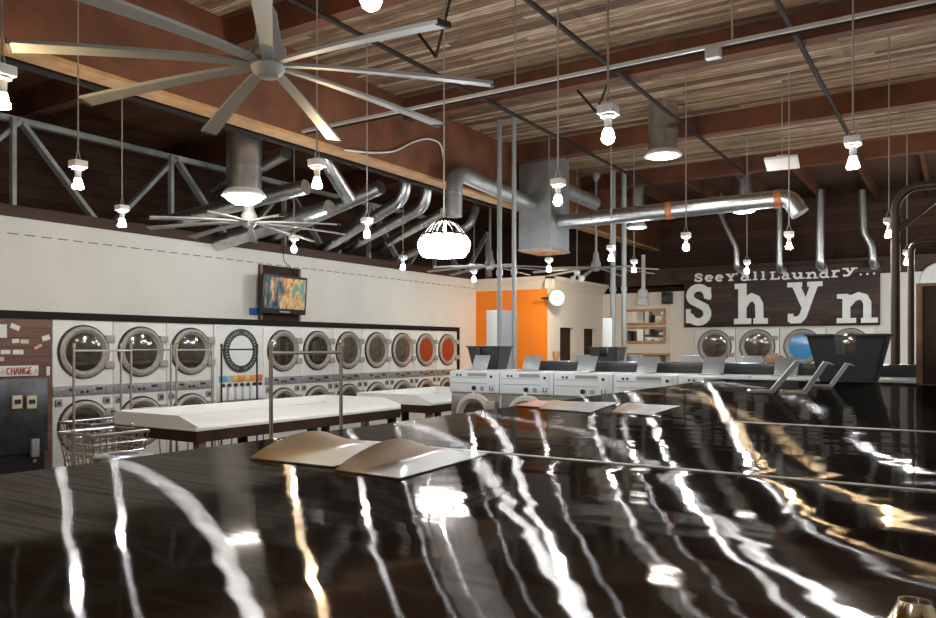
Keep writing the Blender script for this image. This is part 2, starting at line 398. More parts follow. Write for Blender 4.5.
# ------------------------------------------------------------------ ducts
def duct(pts, r, label, bend_r=.25, m='duct', bands=(), seg=20, group=None):
    t = thing('exhaust_duct', label, 'duct', pts[0], 0, group)
    bm = NEW(); tube(bm, smooth_path(pts, bend_r, 5), r, seg); obj('duct_tube', bm, m, t, world=True)
    for a, b in zip(pts, pts[1:]):
        a, b = Vector(a), Vector(b); L = (b - a).length; d = (b - a).normalized(); x, y = _frame(d)
        n = max(1, int(L / 1.2))
        for i in range(n):
            bm = NEW(); c = a + d * (L * (i + .5) / n); lathe(bm, [(r, -.012), (r + .008, -.012), (r + .008, .012), (r, .012)], c, (x, y, d), seg, False); obj('seam_ring', bm, 'steel', t, world=True)
    for f in bands:
        a, b = Vector(pts[0]), Vector(pts[1]); d = (b - a).normalized(); x, y = _frame(d); bm = NEW()
        lathe(bm, [(r, -.05), (r + .012, -.05), (r + .012, .05), (r, .05)], a.lerp(b, f), (x, y, d), seg, False)
        w = obj('rust_band', bm, 'copper', t, world=True); w['label'] = 'rust coloured strap'
    return t
G = 'dryer exhaust ducts above the left wall'
def ld(p0, p1, r, label, up=.9, x0=-9.7, x1=-7.15, m='duct'):
    a, b = at(*p0, X=x0), at(*p1, X=x1); pts = [tuple(a), tuple(b)]
    if up: pts.append((b.x + .06, b.y, min(CEIL, b.z + up)))
    return duct(pts, r, label, .2, m, group=G)
ld((164, 223), (306, 187), .10, 'thick silver exhaust duct behind the lit tube lamp, furthest left', 0, m='duct')
ld((215, 192), (286, 153), .085, 'short silver duct end up behind the tube lamp', 0, x1=-7.6)
ld((205, 247), (330, 208), .115, 'wide silver exhaust duct passing behind the far grey ceiling fan', 0, x1=-7.2)
ld((262, 240), (381, 187), .105, 'silver exhaust duct with angled tip right of the far grey fan', .0)
ld((317, 252), (404, 199), .09, 'silver exhaust duct turning up at its top, third from the chandelier', .5)
ld((345, 249), (425, 206), .09, 'silver exhaust duct turning up at its top, second from the chandelier', .5)
ld((374, 250), (444, 212), .08, 'silver exhaust duct ending just left of the chandelier', .0)
a = at(330, 168, X=-7.3); b = at(350, 200, X=-7.3)
duct([tuple(at(322, 150, X=-7.3)), tuple(a), tuple(b)], .1, 'stubby chrome flexible duct slanting down under the long beam', .12)
a = at(418, 245, X=-8.6); duct([tuple(at(392, 262, X=-9.6)), tuple(at(470, 226, X=-7.4)), tuple(at(476, 208, X=-7.4))], .07, 'dark silver duct behind the chandelier', .2, 'plenum')
# plenum with its ducts
PX0, PX1, PY0, PY1 = -6.44, -5.83, 11.68, 12.4
t = thing('plenum_box', 'tall grey sheet-steel plenum box hanging from the roof in mid room', 'duct', (-6.13, 12.04, 3.26))
bm = NEW(); box(bm, PX0, PX1, PY0, PY1, 3.26, 4.9); obj('body', bm, 'plenum', t, world=True)
bm = NEW(); box(bm, PX0 + .04, PX1 - .04, PY0 + .04, PY1 - .04, 3.245, 3.26); w = obj('underside', bm, 'underside', t, world=True); w['label'] = 'underside panel with orange light in its colour'
bm = NEW(); box(bm, PX0 - .015, PX1 + .015, PY0 - .015, PY1 + .015, 3.27, 3.29); obj('flange', bm, 'steel', t, world=True)
for sx in (PX0 + .05, PX1 - .05):
    bm = NEW(); box(bm, sx - .015, sx + .015, 12.04, 12.07, 4.9, CEIL); obj('hanger', bm, 'iron', t, world=True)
duct([(-6.2, 9.3, 3.5), (-6.2, 9.3, 4.17), (-6.2, 11.67, 4.05)], .12, 'fat grey duct with down-turned elbow running into the plenum box front', .3, 'plenum')
duct([(-6.05, 12.41, 4.45), (-5.95, 13.8, 4.38)], .13, 'fat grey duct leaving the rear of the plenum box', .2, 'plenum')
duct([(-5.82, 12.04, 3.76), (-2.13, 12.04, 3.8), (-1.98, 12.04, 3.55)], .13, 'long silver duct with rust coloured straps running right from the plenum box', .12, 'duct', (.52, .96))
# exhaust ducts over the sign
G2 = 'ducts rising above the sign wall'
def wd(ptsuv, r, label): duct([tuple(at(u, v, Y=17.6)) for u, v in ptsuv] + [(at(*ptsuv[-1], Y=17.6).x, BY + .12, at(*ptsuv[-1], Y=17.6).z - .02)], r, label, .12, group=G2)
wd([(720, 190), (721, 216), (736, 246), (737, 268)], .075, 'silver kinked duct over the sign, leftmost of four')
wd([(779, 190), (779.5, 268)], .075, 'straight thin silver duct over the sign, second from left')
wd([(820, 190), (820, 265)], .095, 'straight wide silver duct over the sign, third from left')
wd([(862, 190), (864, 232), (872, 245), (873, 263)], .08, 'silver duct with a small jog over the sign, rightmost of four')
# conduit strip below the cross beam
t = thing('conduit_strip', 'long pale conduit track hanging across the room below the deck', 'conduit', (-2.8, 6.5, 4.1))
bm = NEW(); box(bm, -6.45, 3.5, 6.485, 6.515, 4.105, 4.135); obj('channel', bm, 'conduit', t, world=True)
bm = NEW(); tube(bm, [(-6.45, 6.55, 4.10), (3.5, 6.55, 4.10)], .011, 8); obj('cable', bm, 'iron', t, world=True)
for u in (515, 732):
    p = at(u, 100, Y=6.5); bm = NEW(); tube(bm, [(p.x, 6.505, 4.14), (p.x, 6.505, CEIL)], .008, 6); obj('hanger_rod', bm, 'cord', t, world=True)
p = at(713, 62, Y=6.5); bm = NEW(); box(bm, p.x - .06, p.x + .06, 6.47, 6.55, 4.02, 4.10); obj('junction_box', bm, 'conduit', t, world=True)
bm = NEW(); tube(bm, [(-6.78, -3, 4.1), (-6.78, 14, 4.1)], .02, 8); tag(obj('conduit_pipe', bm, 'conduit'), 'pale conduit pipe running along the underside of the long timber beam', 'conduit')
bm = NEW(); tube(bm, [(-6.86, -3, 4.06), (-6.86, 14, 4.06)], .035, 8); tag(obj('conduit_pipe', bm, 'iron'), 'dark pipe beside the pale conduit under the long timber beam', 'conduit')
bm = NEW(); pts = [at(u, v, X=-6.46) for u, v in ((345, 150), (372, 153), (395, 152), (412, 142), (428, 138), (441, 143), (444, 160))]
tube(bm, smooth_path(pts, .2), .012, 8); tag(obj('power_cable', bm, 'lampwhite'), 'loose white cable looping along the face of the long timber beam', 'cable')
# columns and pipes
def pole(u, Y, r, z1, m, label, name='steel_pole', z0=0.):
    p = at(u, 300, Y=Y); t = thing(name, label, 'pole', (p.x, Y, z0), 0)
    bm = NEW(); tube(bm, [(p.x, Y, z0), (p.x, Y, z1)], r, 14); obj('shaft', bm, m, t, world=True)
    bm = NEW(); lathe(bm, [(r, 0), (r + .05, 0), (r + .05, .012), (r, .012)], (p.x, Y, z0), 'z', 14); obj('base_flange', bm, m, t, world=True)
    bm = NEW(); lathe(bm, [(r, 0), (r + .012, 0), (r + .012, .08), (r, .08)], (p.x, Y, z0 + 2.7), 'z', 14, False); obj('collar', bm, m, t, world=True)
    return t
pole(499.5, 10.1, .038, CEIL, 'steel_paint', 'grey steel pole in front of the orange wall, left one of its pair')
pole(514, 10.1, .034, CEIL, 'steel_paint', 'grey steel pole in front of the orange wall, right one of its pair')
pole(613, 14.2, .055, CEIL, 'steel_paint', 'grey steel pole left of the mirrors, left one of its pair')
pole(624, 14.2, .048, CEIL, 'steel_paint', 'grey steel pole left of the mirrors, right one of its pair')
p = at(895.5, 300, Y=8.9)
t = thing('brown_pipe', 'brown riser pipe with elbows right of the sign, going to the roof', 'pipe', (p.x, 8.9, 0))
bm = NEW(); tube(bm, smooth_path([(p.x, 8.9, 0), (p.x, 8.9, 3.08), (p.x + .12, 8.9, 3.22), (p.x + 2.6, 8.9, 3.22), (p.x + 2.6, 8.9, CEIL)], .1), .043, 14); obj('pipe_run', bm, 'brown_pipe', t, world=True)
bm = NEW(); lathe(bm, [(.043, 0), (.055, 0), (.055, .1), (.043, .1)], (p.x, 8.9, 2.83), 'z', 14, False); obj('elbow_collar', bm, 'brown_pipe', t, world=True)
bm = NEW(); tube(bm, [(p.x, 8.9, 2.78), (p.x + .35, 8.9, 3.07)], .03, 10); obj('diagonal_brace', bm, 'brown_pipe', t, world=True)
p = at(911, 300, Y=9.4); bm = NEW(); tube(bm, smooth_path([(p.x, 9.4, 0), (p.x, 9.4, 2.72), (p.x + 2.0, 9.4, 2.72), (p.x + 2.0, 9.4, CEIL)], .12), .032, 12)
tag(obj('brown_pipe', bm, 'brown_pipe'), 'thinner brown pipe standing left of the dark cabinet edge', 'pipe')

# ------------------------------------------------------------------ pendant lamps
def make_pendant(kind, flood=False):
    """origin at the centre of the bulb; returns parts on an Empty"""
    t = thing('pendant_lamp', 'tmp', 'lamp', (0, 0, 0), 0, 'bare bulb pendants hanging from the roof')
    bm = NEW(); box(bm, -.052, .052, -.052, .052, .125, .18, .006); obj('junction_box', bm, 'lampwhite', t)
    bm = NEW(); lathe(bm, [(.02, .125), (.045, .122), (.045, .112), (.024, .105), (.022, .05), (.026, .04)], seg=16); obj('socket', bm, 'lampwhite', t)
    bm = NEW()
    if flood: lathe(bm, [(.022, .045), (.03, .01), (.04, -.018), (.042, -.028), (.035, -.036), (.0, -.04)], seg=20)
    else: lathe(bm, [(.022, .045), (.03, .025), (.037, 0), (.039, -.014), (.031, -.035), (.015, -.046), (.0, -.048)], seg=20)
    obj('bulb', bm, 'bulb_' + kind, t)
    return t
def cord(t, z0):
    bm = NEW(); tube(bm, [(0, 0, .28), (0, 0, CEIL - z0)], .007, 6)
    tube(bm, [(0, 0, .28), (.03, 0, .18)], .004, 5); tube(bm, [(0, 0, .28), (-.03, 0, .18)], .004, 5)
    return obj('cord', bm, 'cord', t)
protos = {}
def pendant(u, v, kind, label, flood=False, z=2.87):
    p = at(u, v, Z=z); key = (kind, flood)
    if key not in protos: protos[key] = t = make_pendant(kind, flood)
    else:
        src = protos[key]; t = src.copy(); C.objects.link(t)
        for ch in list(src.children):
            if ch.name.startswith('cord'): continue
            c = ch.copy(); C.objects.link(c); c.parent = t
    t.location = p; t['label'] = label; cord(t, p.z)
pendant(608, 136, 'cool', 'largest round bare bulb, hanging high over the counter in mid picture')
pendant(853, 163, 'cool', 'bright flat-faced bulb pendant high at right above the brown pipe', True)
pendant(2, 101, 'warm', 'warm yellow bulb pendant cut by the left picture edge', True)
pendant(78, 184, 'cool', 'small bulb pendant above the white wall, below a fan blade tip', True)
pendant(122, 223, 'cool', 'small bulb pendant in front of the white wall, right of the truss diagonal', True)
pendant(317, 183, 'warm', 'warm flood bulb pendant right of the near tube lamp', True)
pendant(294, 249, 'cool', 'small cool bulb pendant directly above the television', z=2.93)
pendant(367, 234, 'cool', 'small cool bulb pendant in front of the silver ducts, left of the chandelier')
pendant(403, 267, 'cool', 'tiny bulb pendant on the white wall line below left of the chandelier')
pendant(558, 200, 'cool', 'round bulb pendant in front of the plenum box')
pendant(474, 279, 'cool', 'tiny bulb pendant right below the chandelier, over the orange wall corner')
pendant(549, 269, 'cool', 'bulb pendant above the right edge of the orange wall')
pendant(686, 247, 'bright', 'bulb pendant below the long silver duct, left of the sign')
pendant(789, 246, 'warm', 'warm flood bulb pendant below the end of the long silver duct', True)
pendant(747, 271, 'bright', 'bulb pendant glowing in front of the small sign lettering')
pendant(889, 234, 'warm', 'warm flood bulb pendant left against the brown riser pipe', True)
pendant(907, 262, 'bright', 'small bulb pendant right of the brown riser pipe', True)
pendant(634, 270, 'cool', 'bulb pendant beside the pair of poles left of the mirrors', True, 2.95)
pendant(371, -3, 'cool', 'very bright bulb pendant cut by the top picture edge')
# unseen pendants added out of view to light the room and the sign wall
for i, (x, y, kd) in enumerate(((2.6, 2.0, 'neutral'), (-1.2, -2.0, 'neutral'), (-5.2, -1.2, 'warm'), (-8.2, 1.4, 'neutral'), (.9, 13.6, 'bright'), (2.2, 16.3, 'bright'), (.6, 15.6, 'bright'), (1.4, 12.0, 'cool'))):
    p = Vector((x, y, 2.87)); key = (kd, True)
    if key not in protos: protos[key] = t = make_pendant(kd, True)
    else:
        t = protos[key].copy(); C.objects.link(t)
        for ch in list(protos[key].children):
            if ch.name.startswith('cord'): continue
            c = ch.copy(); C.objects.link(c); c.parent = t
    t.location = p; cord(t, 2.87)
    t['label'] = ['added unseen bulb pendant to the right of the camera', 'added unseen bulb pendant behind the camera', 'added unseen warm bulb pendant behind and left of the camera', 'added unseen bulb pendant near the left wall before the change machine', 'unseen bulb pendant added beyond the picture edge to brighten the sign wall', 'unseen bulb pendant added close to the right end of the sign wall to brighten it', 'unseen bulb pendant added just outside the picture edge to brighten the sign', 'unseen bulb pendant added on the dark cabinet side to brighten the sign'][i]

# twin flood fixture near the orange corner
p = at(577, 274, D=14.9)
t = thing('twin_floodlight', 'white twin-head floodlight hanging right of the orange wall', 'lamp', p)
bm = NEW(); tube(bm, [(0, 0, .06), (0, 0, CEIL - p.z)], .007, 6); obj('cord', bm, 'cord', t)
bm = NEW(); lathe(bm, [(.06, 0), (.06, .05), (.03, .07)], seg=16); obj('mounting_box', bm, 'lampwhite', t)
for s in (-1, 1):
    d = Vector((s * .8 * cy_, s * .8 * -sy_ * 1, -.55)).normalized() if s > 0 else Vector((-.72, .45, -.55)).normalized()
    x, y = _frame(d); bm = NEW(); lathe(bm, [(.02, .0), (.025, .1), (.05, .15), (.062, .22), (.056, .225), (.045, .16)], (0, 0, .01), (x, y, d), 18, False)
    h = obj('lamp_head', bm, 'lampwhite', t)
    bm = NEW(); lathe(bm, [(.0, .19), (.05, .19), (.05, .2), (0, .2)], (0, 0, .01), (x, y, d), 18, False)
    obj('lamp_lens', bm, 'flood' if s < 0 else 'lampwhite', h)

# chandelier
p = at(444, 245, D=7.5)
t = thing('crystal_chandelier', 'glowing round caged chandelier in front of the silver ducts', 'chandelier', p)
bm = NEW(); tube(bm, [(0, 0, .26), (0, 0, CEIL - p.z)], .008, 6); obj('cord', bm, 'cord', t)
bm = NEW(); lathe(bm, [(.03, .26), (.06, .24), (.06, .225), (.03, .22)], seg=16); obj('top_cap', bm, 'iron', t)
for i in range(12):
    a = 2 * PI * i / 12; c, s = math.cos(a), math.sin(a); bm = NEW()
    tube(bm, [(.05 * c, .05 * s, .235), (.13 * c, .13 * s, .2), (.215 * c, .215 * s, .1), (.262 * c, .262 * s, 0), (.215 * c, .215 * s, -.115)], .009, 6); obj('cage_rib', bm, 'iron', t)
bm = NEW(); lathe(bm, [(.215, .085), (.25, .04), (.256, 0), (.245, -.06), (.21, -.11), (.0, -.115)], seg=32, caps=False); obj('crystal_shade', bm, 'crystal', t)
bm = NEW(); ringbm(bm, (0, 0, .085), .205, .222, .018, 'z', 32); obj('upper_hoop', bm, 'iron', t)
bm = NEW(); lathe(bm, [(.015, .22), (.02, .13), (.04, .09), (.045, .06), (.0, .03)], seg=16); obj('bulb', bm, 'bulb_cool', t)

# tube lamps
def tubelamp(u, v, D, r, ztop, label, bulge=.03):
    p = at(u, v, D=D); t = thing('tube_lamp', label, 'lamp', p, 0, 'silver tube lamps hanging from the roof')
    bm = NEW(); lathe(bm, [(r, .03), (r, ztop - p.z)], seg=28, caps=False); obj('metal_tube', bm, 'steel', t)
    bm = NEW(); lathe(bm, [(r, .06), (r + .01, .05), (r * 1.27, .0), (r * 1.27, -.02), (r * 1.08, -.02)], seg=28, caps=False); obj('trim_flange', bm, 'lampwhite', t)
    bm = NEW(); lathe(bm, [(r * 1.1, -.012), (r * .95, -.012 - bulge * .45), (r * .6, -.01 - bulge * .85), (0, -.01 - bulge)], seg=28); obj('diffuser', bm, 'lens', t)
    bm = NEW()
    for h in (.3, .75): ringbm(bm, (0, 0, h), r - .001, r + .006, .015, 'z', 28)
    obj('joint_ring', bm, 'duct', t)
tubelamp(244, 195, 9.2, .205, CEIL, 'large silver tube lamp with glowing lens, hanging in front of the left wall', .11)
tubelamp(663, 155, 10.9, .205, CEIL, 'silver tube lamp with glowing lens under the deck in mid picture')
tubelamp(744, 211, 14.9, .17, CEIL, 'silver tube lamp partly hidden behind the long silver duct')
tubelamp(637, 227, 15.5, .16, CEIL, 'small distant tube lamp just below the long silver duct')
pendant(611, 258, 'cool', 'bulb pendant left against the pair of poles left of the mirrors', True)

# ceiling fans
FZ = 3.17
def make_fan(R=1.25, n=9, a0=3., w=.092):
    t = thing('ceiling_fan', 'tmp', 'fan', (0, 0, 0), 0, 'large grey ceiling fans')
    bm = NEW(); lathe(bm, [(.0, -.06), (.06, -.055), (.09, -.02), (.1, .04), (.1, .1), (.07, .15), (.05, .3), (.03, .34)], seg=24); obj('motor_hub', bm, 'fan', t)
    bm = NEW(); tube(bm, [(0, 0, .3), (0, 0, CEIL - FZ)], .025, 12); obj('downrod', bm, 'fan', t)
    bm = NEW(); lathe(bm, [(.09, CEIL - FZ), (.09, CEIL - FZ - .06), (.03, CEIL - FZ - .16)], seg=16); obj('canopy', bm, 'fan', t)
    for i in range(n):
        a = math.radians(a0 + 360 / n * i); bm = NEW()
        nseg = 8; pv = None; tw = math.radians(8)
        for j in range(nseg + 1):
            q = j / nseg; x = .08 + (R - .08) * q; ww = w * (.6 + .5 * q); th = .009
            dz = .012 - .085 * q ** 1.4
            y0_, z0_ = ww / 2 * math.cos(tw), ww / 2 * math.sin(tw)
            ring = [Vector((x, -y0_, dz - z0_ - th)), Vector((x, y0_, dz + z0_ - th)), Vector((x, y0_, dz + z0_ + th)), Vector((x, -y0_, dz - z0_ + th))]
            vs = [bm.verts.new(Matrix.Rotation(a, 3, 'Z') @ p) for p in ring]
            if pv:
                for q2 in range(4): bm.faces.new((pv[q2], pv[(q2 + 1) % 4], vs[(q2 + 1) % 4], vs[q2]))
            else: bm.faces.new(vs[::-1])
            pv = vs
        bm.faces.new(pv); b = obj('blade', bm, 'fan', t)
        bm = NEW(); box(bm, R - .012, R + .006, -w * .52, w * .52, -.014, .014, mtx=Matrix.Rotation(a, 4, 'Z') @ Matrix.Translation((0, 0, -.073)) @ Matrix.Rotation(tw, 4, 'X')); obj('blade_tip', bm, 'iron', b)
    return t
fp = at(268, 67, Z=FZ)
fan = make_fan(); fan.location = fp; fan.rotation_euler.z = YAW; fan['label'] = 'nearest big grey ceiling fan with nine blades, top left'
p = at(249, 226, D=9.7); dup(fan, (p.x, p.y, FZ), YAW + .35, 'grey ceiling fan below the near tube lamp, in front of the white wall')
p = at(490, 270, D=15.0); dup(fan, (p.x, p.y, FZ), YAW + .1, 'distant ceiling fan above the left edge of the orange wall')
p = at(596, 250, D=15.3); dup(fan, (p.x, p.y, FZ), YAW + .2, 'distant ceiling fan crossing the pair of poles under the plenum box')
# white panel hung below the far beam
p = at(782, 163, D=10.); t = thing('ceiling_panel_speaker', 'flat square white panel hanging under the deck at upper right', 'panel', p)
bm = NEW(); box(bm, -.2, .2, -.2, .2, -.02, .02, .006, Matrix.Rotation(.1, 4, 'Z') @ Matrix.Rotation(-.16, 4, 'X')); obj('panel', bm, 'lampwhite', t)
bm = NEW(); box(bm, -.06, .06, -.04, .04, .02, .1); obj('mounting_block', bm, 'lampwhite', t)
bm = NEW(); tube(bm, [(0, 0, .1), (0, 0, CEIL - p.z)], .006, 6); obj('cable', bm, 'cord', t)

# ------------------------------------------------------------------ stacked dryers
def porthole(parent, name, cz, R, ri, glass, hinge_side=1, gasket='black', y=0.):
    """a round machine door facing -Y at height cz: ring, gasket, glass, two hinge blocks"""
    bm = NEW()
    lathe(bm, [(ri, .012), (ri + .015, .03), (ri + .05, .048), (R - .05, .052), (R - .012, .036), (R - .004, 0)], (0, y, cz), 'y', 48, False)
    d = obj(name, bm, 'grey_ring', parent)
    bm = NEW(); lathe(bm, [(R - .008, 0), (R - .008, .02), (R + .008, .022), (R + .012, 0)], (0, y, cz), 'y', 48, False); obj('gasket', bm, gasket, d)
    bm = NEW(); lathe(bm, [(ri + .004, .014), (ri * .8, .02), (ri * .45, .025), (0, .027)], (0, y, cz), 'y', 40, False); obj('window_glass', bm, glass, d)
    for s in (-1, 1):
        bm = NEW(); x0 = hinge_side * (R - .065); box(bm, min(x0, x0 + hinge_side * .129), max(x0, x0 + hinge_side * .129), y - .056, y + .0, cz + s * R * .5 - .047, cz + s * R * .5 + .047, .006)
        obj('hinge', bm, 'hinge', d)
    return d
def make_stack(W, label, loc, rz, glass='glass_dark', H=1.955, R=.335, low=None, zc=1.55, group='stacked dryers along the left wall', bm_h=True):
    t = thing('stacked_dryer', label, 'dryer', loc, rz, group); w = W / 2 - .004
    bm = NEW(); box(bm, -w, w, 0, .8, .1, H, .008); obj('body', bm, 'white', t)
    bm = NEW(); box(bm, -w, w, .04, .8, 0, .1); obj('kick_plate', bm, 'grey', t)
    for nm, cz, g in (('upper_door', zc, glass), ('lower_door', zc - .95, low or glass)): porthole(t, nm, cz, R, R * .72, g)
    cz = 1.06
    bm = NEW(); box(bm, -w, w, -.012, 0, cz - .065, cz + .065, .003); cp = obj('control_panel', bm, 'grey_panel', t)
    bm = NEW(); box(bm, -.2, -.12, -.018, -.012, cz + .0, cz + .03); box(bm, .16, .25, -.018, -.012, cz + .0, cz + .035); obj('display', bm, 'black', cp)
    for x in (-.03, .04):
        bm = NEW(); lathe(bm, [(.018, 0), (.018, .012), (0, .014)], (x, -.012, cz - .015), 'y', 14); obj('button', bm, 'black', cp)
    bm = NEW(); box(bm, .29, .37, -.02, -.012, cz - .05, cz + .045, .003); obj('coin_plate', bm, 'grey', cp)
    for x in (-.33, .31):
        bm = NEW(); box(bm, x - .045, x + .045, -.02, 0, cz - .185, cz - .095, .004); cb = obj('coin_box', bm, 'grey_panel', t)
        bm = NEW(); lathe(bm, [(.02, 0), (.02, .01), (0, .012)], (x, -.02, cz - .14), 'y', 12); obj('lock', bm, 'black', cb)
    return t
RZL = PI / 2
ordw = ['first stacked dryer from the change machine, with dark round windows', 'second stacked dryer from the change machine, dark round windows', 'third stacked dryer from the change machine, just left of the soap vending machine']
base = make_stack(.81, ordw[0], (WX, 5.635, 0), RZL)
for i in (1, 2): dup(base, (WX, 5.635 + .81 * i, 0), None, ordw[i])
ordr = ['first stacked dryer right of the soap vending machine, under the television', 'second stacked dryer right of the soap vending machine', 'third stacked dryer right of the soap vending machine',
        'middle one of the seven stacked dryers right of the soap vending machine', 'third stacked dryer from the orange wall, brownish window',
        'second stacked dryer from the orange wall, its reflection painted into the window', 'last stacked dryer, nearest the orange wall, whose reflection is painted into the window']
gl = ['glass_dark', 'glass_dark', 'glass_brown', 'glass_brown', 'glass_brown', 'glass_wall_reflection', 'glass_wall_reflection']
kinds = {'glass_dark': base}
for i in range(7):
    y = 9.06 + .803 * i
    if gl[i] not in kinds: kinds[gl[i]] = make_stack(.803, ordr[i], (WX, y, 0), RZL, gl[i], low='glass_dark')
    else: dup(kinds[gl[i]], (WX, y, 0), None, ordr[i])
# soap vending machine
t = thing('soap_vending_machine', 'white soap vending machine with a round lettered ring, between the dryers', 'vending machine', (WX, 8.158, 0), RZL)
bm = NEW(); box(bm, -.495, .495, 0, .8, 0, 1.955, .006); obj('body', bm, 'white', t)
bm = NEW(); box(bm, -.495, -.47, -.012, 0, .1, 1.95); box(bm, .47, .495, -.012, 0, .1, 1.95); box(bm, -.47, .47, -.012, 0, 1.92, 1.95); obj('face_frame', bm, 'white_lam', t)
CZ = 1.555
bm = NEW(); lathe(bm, [(0, .012), (.335, .012), (.335, 0)], (.015, 0, CZ), 'y', 48, False); dsc = obj('round_panel', bm, 'white_lam', t)
bm = NEW(); ringbm(bm, (.015, 0, CZ), .235, .34, .02, 'y', 56); nb = len(bm.faces)
for i in range(38):
    if i in (9, 10, 28, 29): continue
    a = 2 * PI * i / 38; hh = .017 if i % 3 else .025
    c, q = math.cos(a), math.sin(a)
    prism(bm, [(.015 + r * c + w * -q, -.0185, CZ + r * q + w * c) for r, w in ((.287 - hh, -.008), (.287 + hh, -.009), (.287 + hh, .009), (.287 - hh, .008))], (0, -.004, 0))
bm.faces.ensure_lookup_table()
for f in bm.faces[nb:]: f.material_index = 1
rg = obj('black_ring', bm, 'black', dsc); rg.data.materials.append(M['grey'])
for i, c in enumerate(('pk_blue', 'pk_sky', 'pk_yellow', 'pk_orange', 'pk_yellow', 'pk_orange', 'pk_red')):
    x = -.40 + i * .122; bm = NEW(); box(bm, x, x + .115, -.014, 0, 1.075, 1.175, .003); w = obj('product_card', bm, c, t); w['label'] = ('blue', 'pale blue', 'yellow', 'orange', 'yellow', 'orange', 'red')[i] + ' product card'
for i in range(7):
    x = -.40 + i * .122; bm = NEW(); lathe(bm, [(.026, 0), (.03, .03), (0, .035)], (x + .06, -.005, 1.03), 'y', 12); obj('coin_knob', bm, 'black', t)
for i in range(6):
    x = -.40 + i * .145; bm = NEW(); box(bm, x, x + .1, -.06, 0, .80, 1.0, .012); obj('dispenser_chute', bm, 'white_lam', t)
bm = NEW(); box(bm, -.44, .46, -.07, 0, .755, .785, .004); obj('tray_ledge', bm, 'black', t)
# rear wall dryers
gw = ['glass_brown', 'glass_brown', 'glass_blue', 'glass_dark']
lw = ['leftmost of four big round-door dryers under the sign', 'second of four big round-door dryers under the sign, with a greyish drum', 'big round-door dryer with a blue window under the sign, left behind the charcoal tub', 'rightmost round-door dryer under the sign, seen through the charcoal tub notch']
for i in range(4):
    make_stack(.94, lw[i], (BX0 + .475 + .945 * i, BY, 0), 0, gw[i], 2.03, .38, 'glass_dark', 1.62, 'big dryers under the sign')

# ------------------------------------------------------------------ row of washers
WZ = 1.33; RY = 7.9
def make_washer(W, label, loc, rz, group):
    t = thing('washer', label, 'washer', loc, rz, group); w = W / 2 - .004
    bm = NEW(); box(bm, -w, w, .02, .85, .1, WZ, .008); obj('body', bm, 'panel_white', t)
    bm = NEW(); box(bm, -w, w, .05, .85, 0, .1); obj('plinth', bm, 'concrete', t)
    bm = NEW(); box(bm, -w + .01, w - .01, .005, .02, .12, 1.055); obj('front_panel', bm, 'perf', t)
    bm = NEW(); box(bm, -w, w, -.02, .02, 1.065, 1.318, .008); cp = obj('control_panel', bm, 'panel_white', t)
    bm = NEW(); box(bm, -w + .03, w * .52, -.024, -.02, 1.245, 1.25); box(bm, -w + .03, w * .52, -.024, -.02, 1.175, 1.18); box(bm, -.09, w * .5, -.023, -.02, 1.262, 1.3); obj('panel_lines', bm, 'grey', cp)
    for x in (-.24, -.19): 
        bm = NEW(); box(bm, x - .012, x + .012, -.026, -.02, 1.262, 1.285); obj('indicator', bm, 'black', cp)
    bm = NEW(); lathe(bm, [(.028, 0), (.026, .022), (0, .026)], (.005, -.02, 1.12), 'y', 18); obj('black_knob', bm, 'black', cp)
    bm = NEW(); lathe(bm, [(.026, 0), (.024, .018), (0, .02)], (.115, -.02, 1.12), 'y', 18); obj('grey_knob', bm, 'grey', cp)
    bm = NEW(); box(bm, .2, .3, -.028, -.02, 1.085, 1.3, .003); co = obj('coin_plate', bm, 'panel_white', cp)
    bm = NEW(); box(bm, .232, .262, -.034, -.028, 1.245, 1.275); box(bm, .225, .275, -.034, -.028, 1.1, 1.108); box(bm, .225, .232, -.034, -.028, 1.108, 1.15); box(bm, .268, .275, -.034, -.028, 1.108, 1.15); obj('coin_slot', bm, 'black', co)
    porthole(t, 'door', .80, .245, .15, 'glass_dark', 1, 'lampwhite')
    bm = NEW(); box(bm, -.02, .02, -.03, .01, 1.03, 1.085, .004); obj('door_latch', bm, 'lampwhite', t)
    th = math.radians(62); bm = NEW(); box(bm, -.11, .11, 0, .2, 0, .014, .004, Matrix.Translation((-.06, .2, WZ)) @ Matrix.Rotation(th, 4, 'X')); obj('soap_lid', bm, 'lid_grey', t)
    bm = NEW(); box(bm, -.175, .055, .06, .2, WZ, WZ + .012, .003); obj('soap_drawer_rim', bm, 'steel', t)
    return t
wl = ['washer at the far left end of the white washer row, behind the black basket', 'second washer from the left end of the white washer row', 'third washer from the left end of the white washer row', 'fourth washer from the left end of the white washer row',
      'fifth washer from the left end of the white washer row, right of the paired poles', 'sixth washer of the white row, half hidden by the dark counter', 'last washer of the white row, behind the charcoal tub']
w0 = make_washer(.712, wl[0], (-4.965, RY, 0), 0, 'white washers facing the counter')
for i in range(1, 7): dup(w0, (-4.965 + .712 * i, RY, 0), None, wl[i])
for i in range(4):
    r = dup(w0, (-4.25 + .712 * i, RY + 1.72, 0), PI, 'washer of the rear row backing onto the dark bulkhead, only its lid showing'); r['group'] = 'washers of the rear row'
bm = NEW(); box(bm, -4.4, -.36, RY + .45, RY + .84, WZ, 1.445, .006)
tag(obj('bulkhead_shelf', bm, 'lino'), 'long dark bulkhead lying along the back of the white washer row', 'shelf')
p = at(776, 363, Y=RY + .6); bm = NEW(); box(bm, p.x - .075, p.x + .075, RY + .5, RY + .62, 1.445, 1.53, .008)
tag(obj('small_box', bm, 'tan_wood'), 'small tan box standing on the dark bulkhead below the sign', 'box')

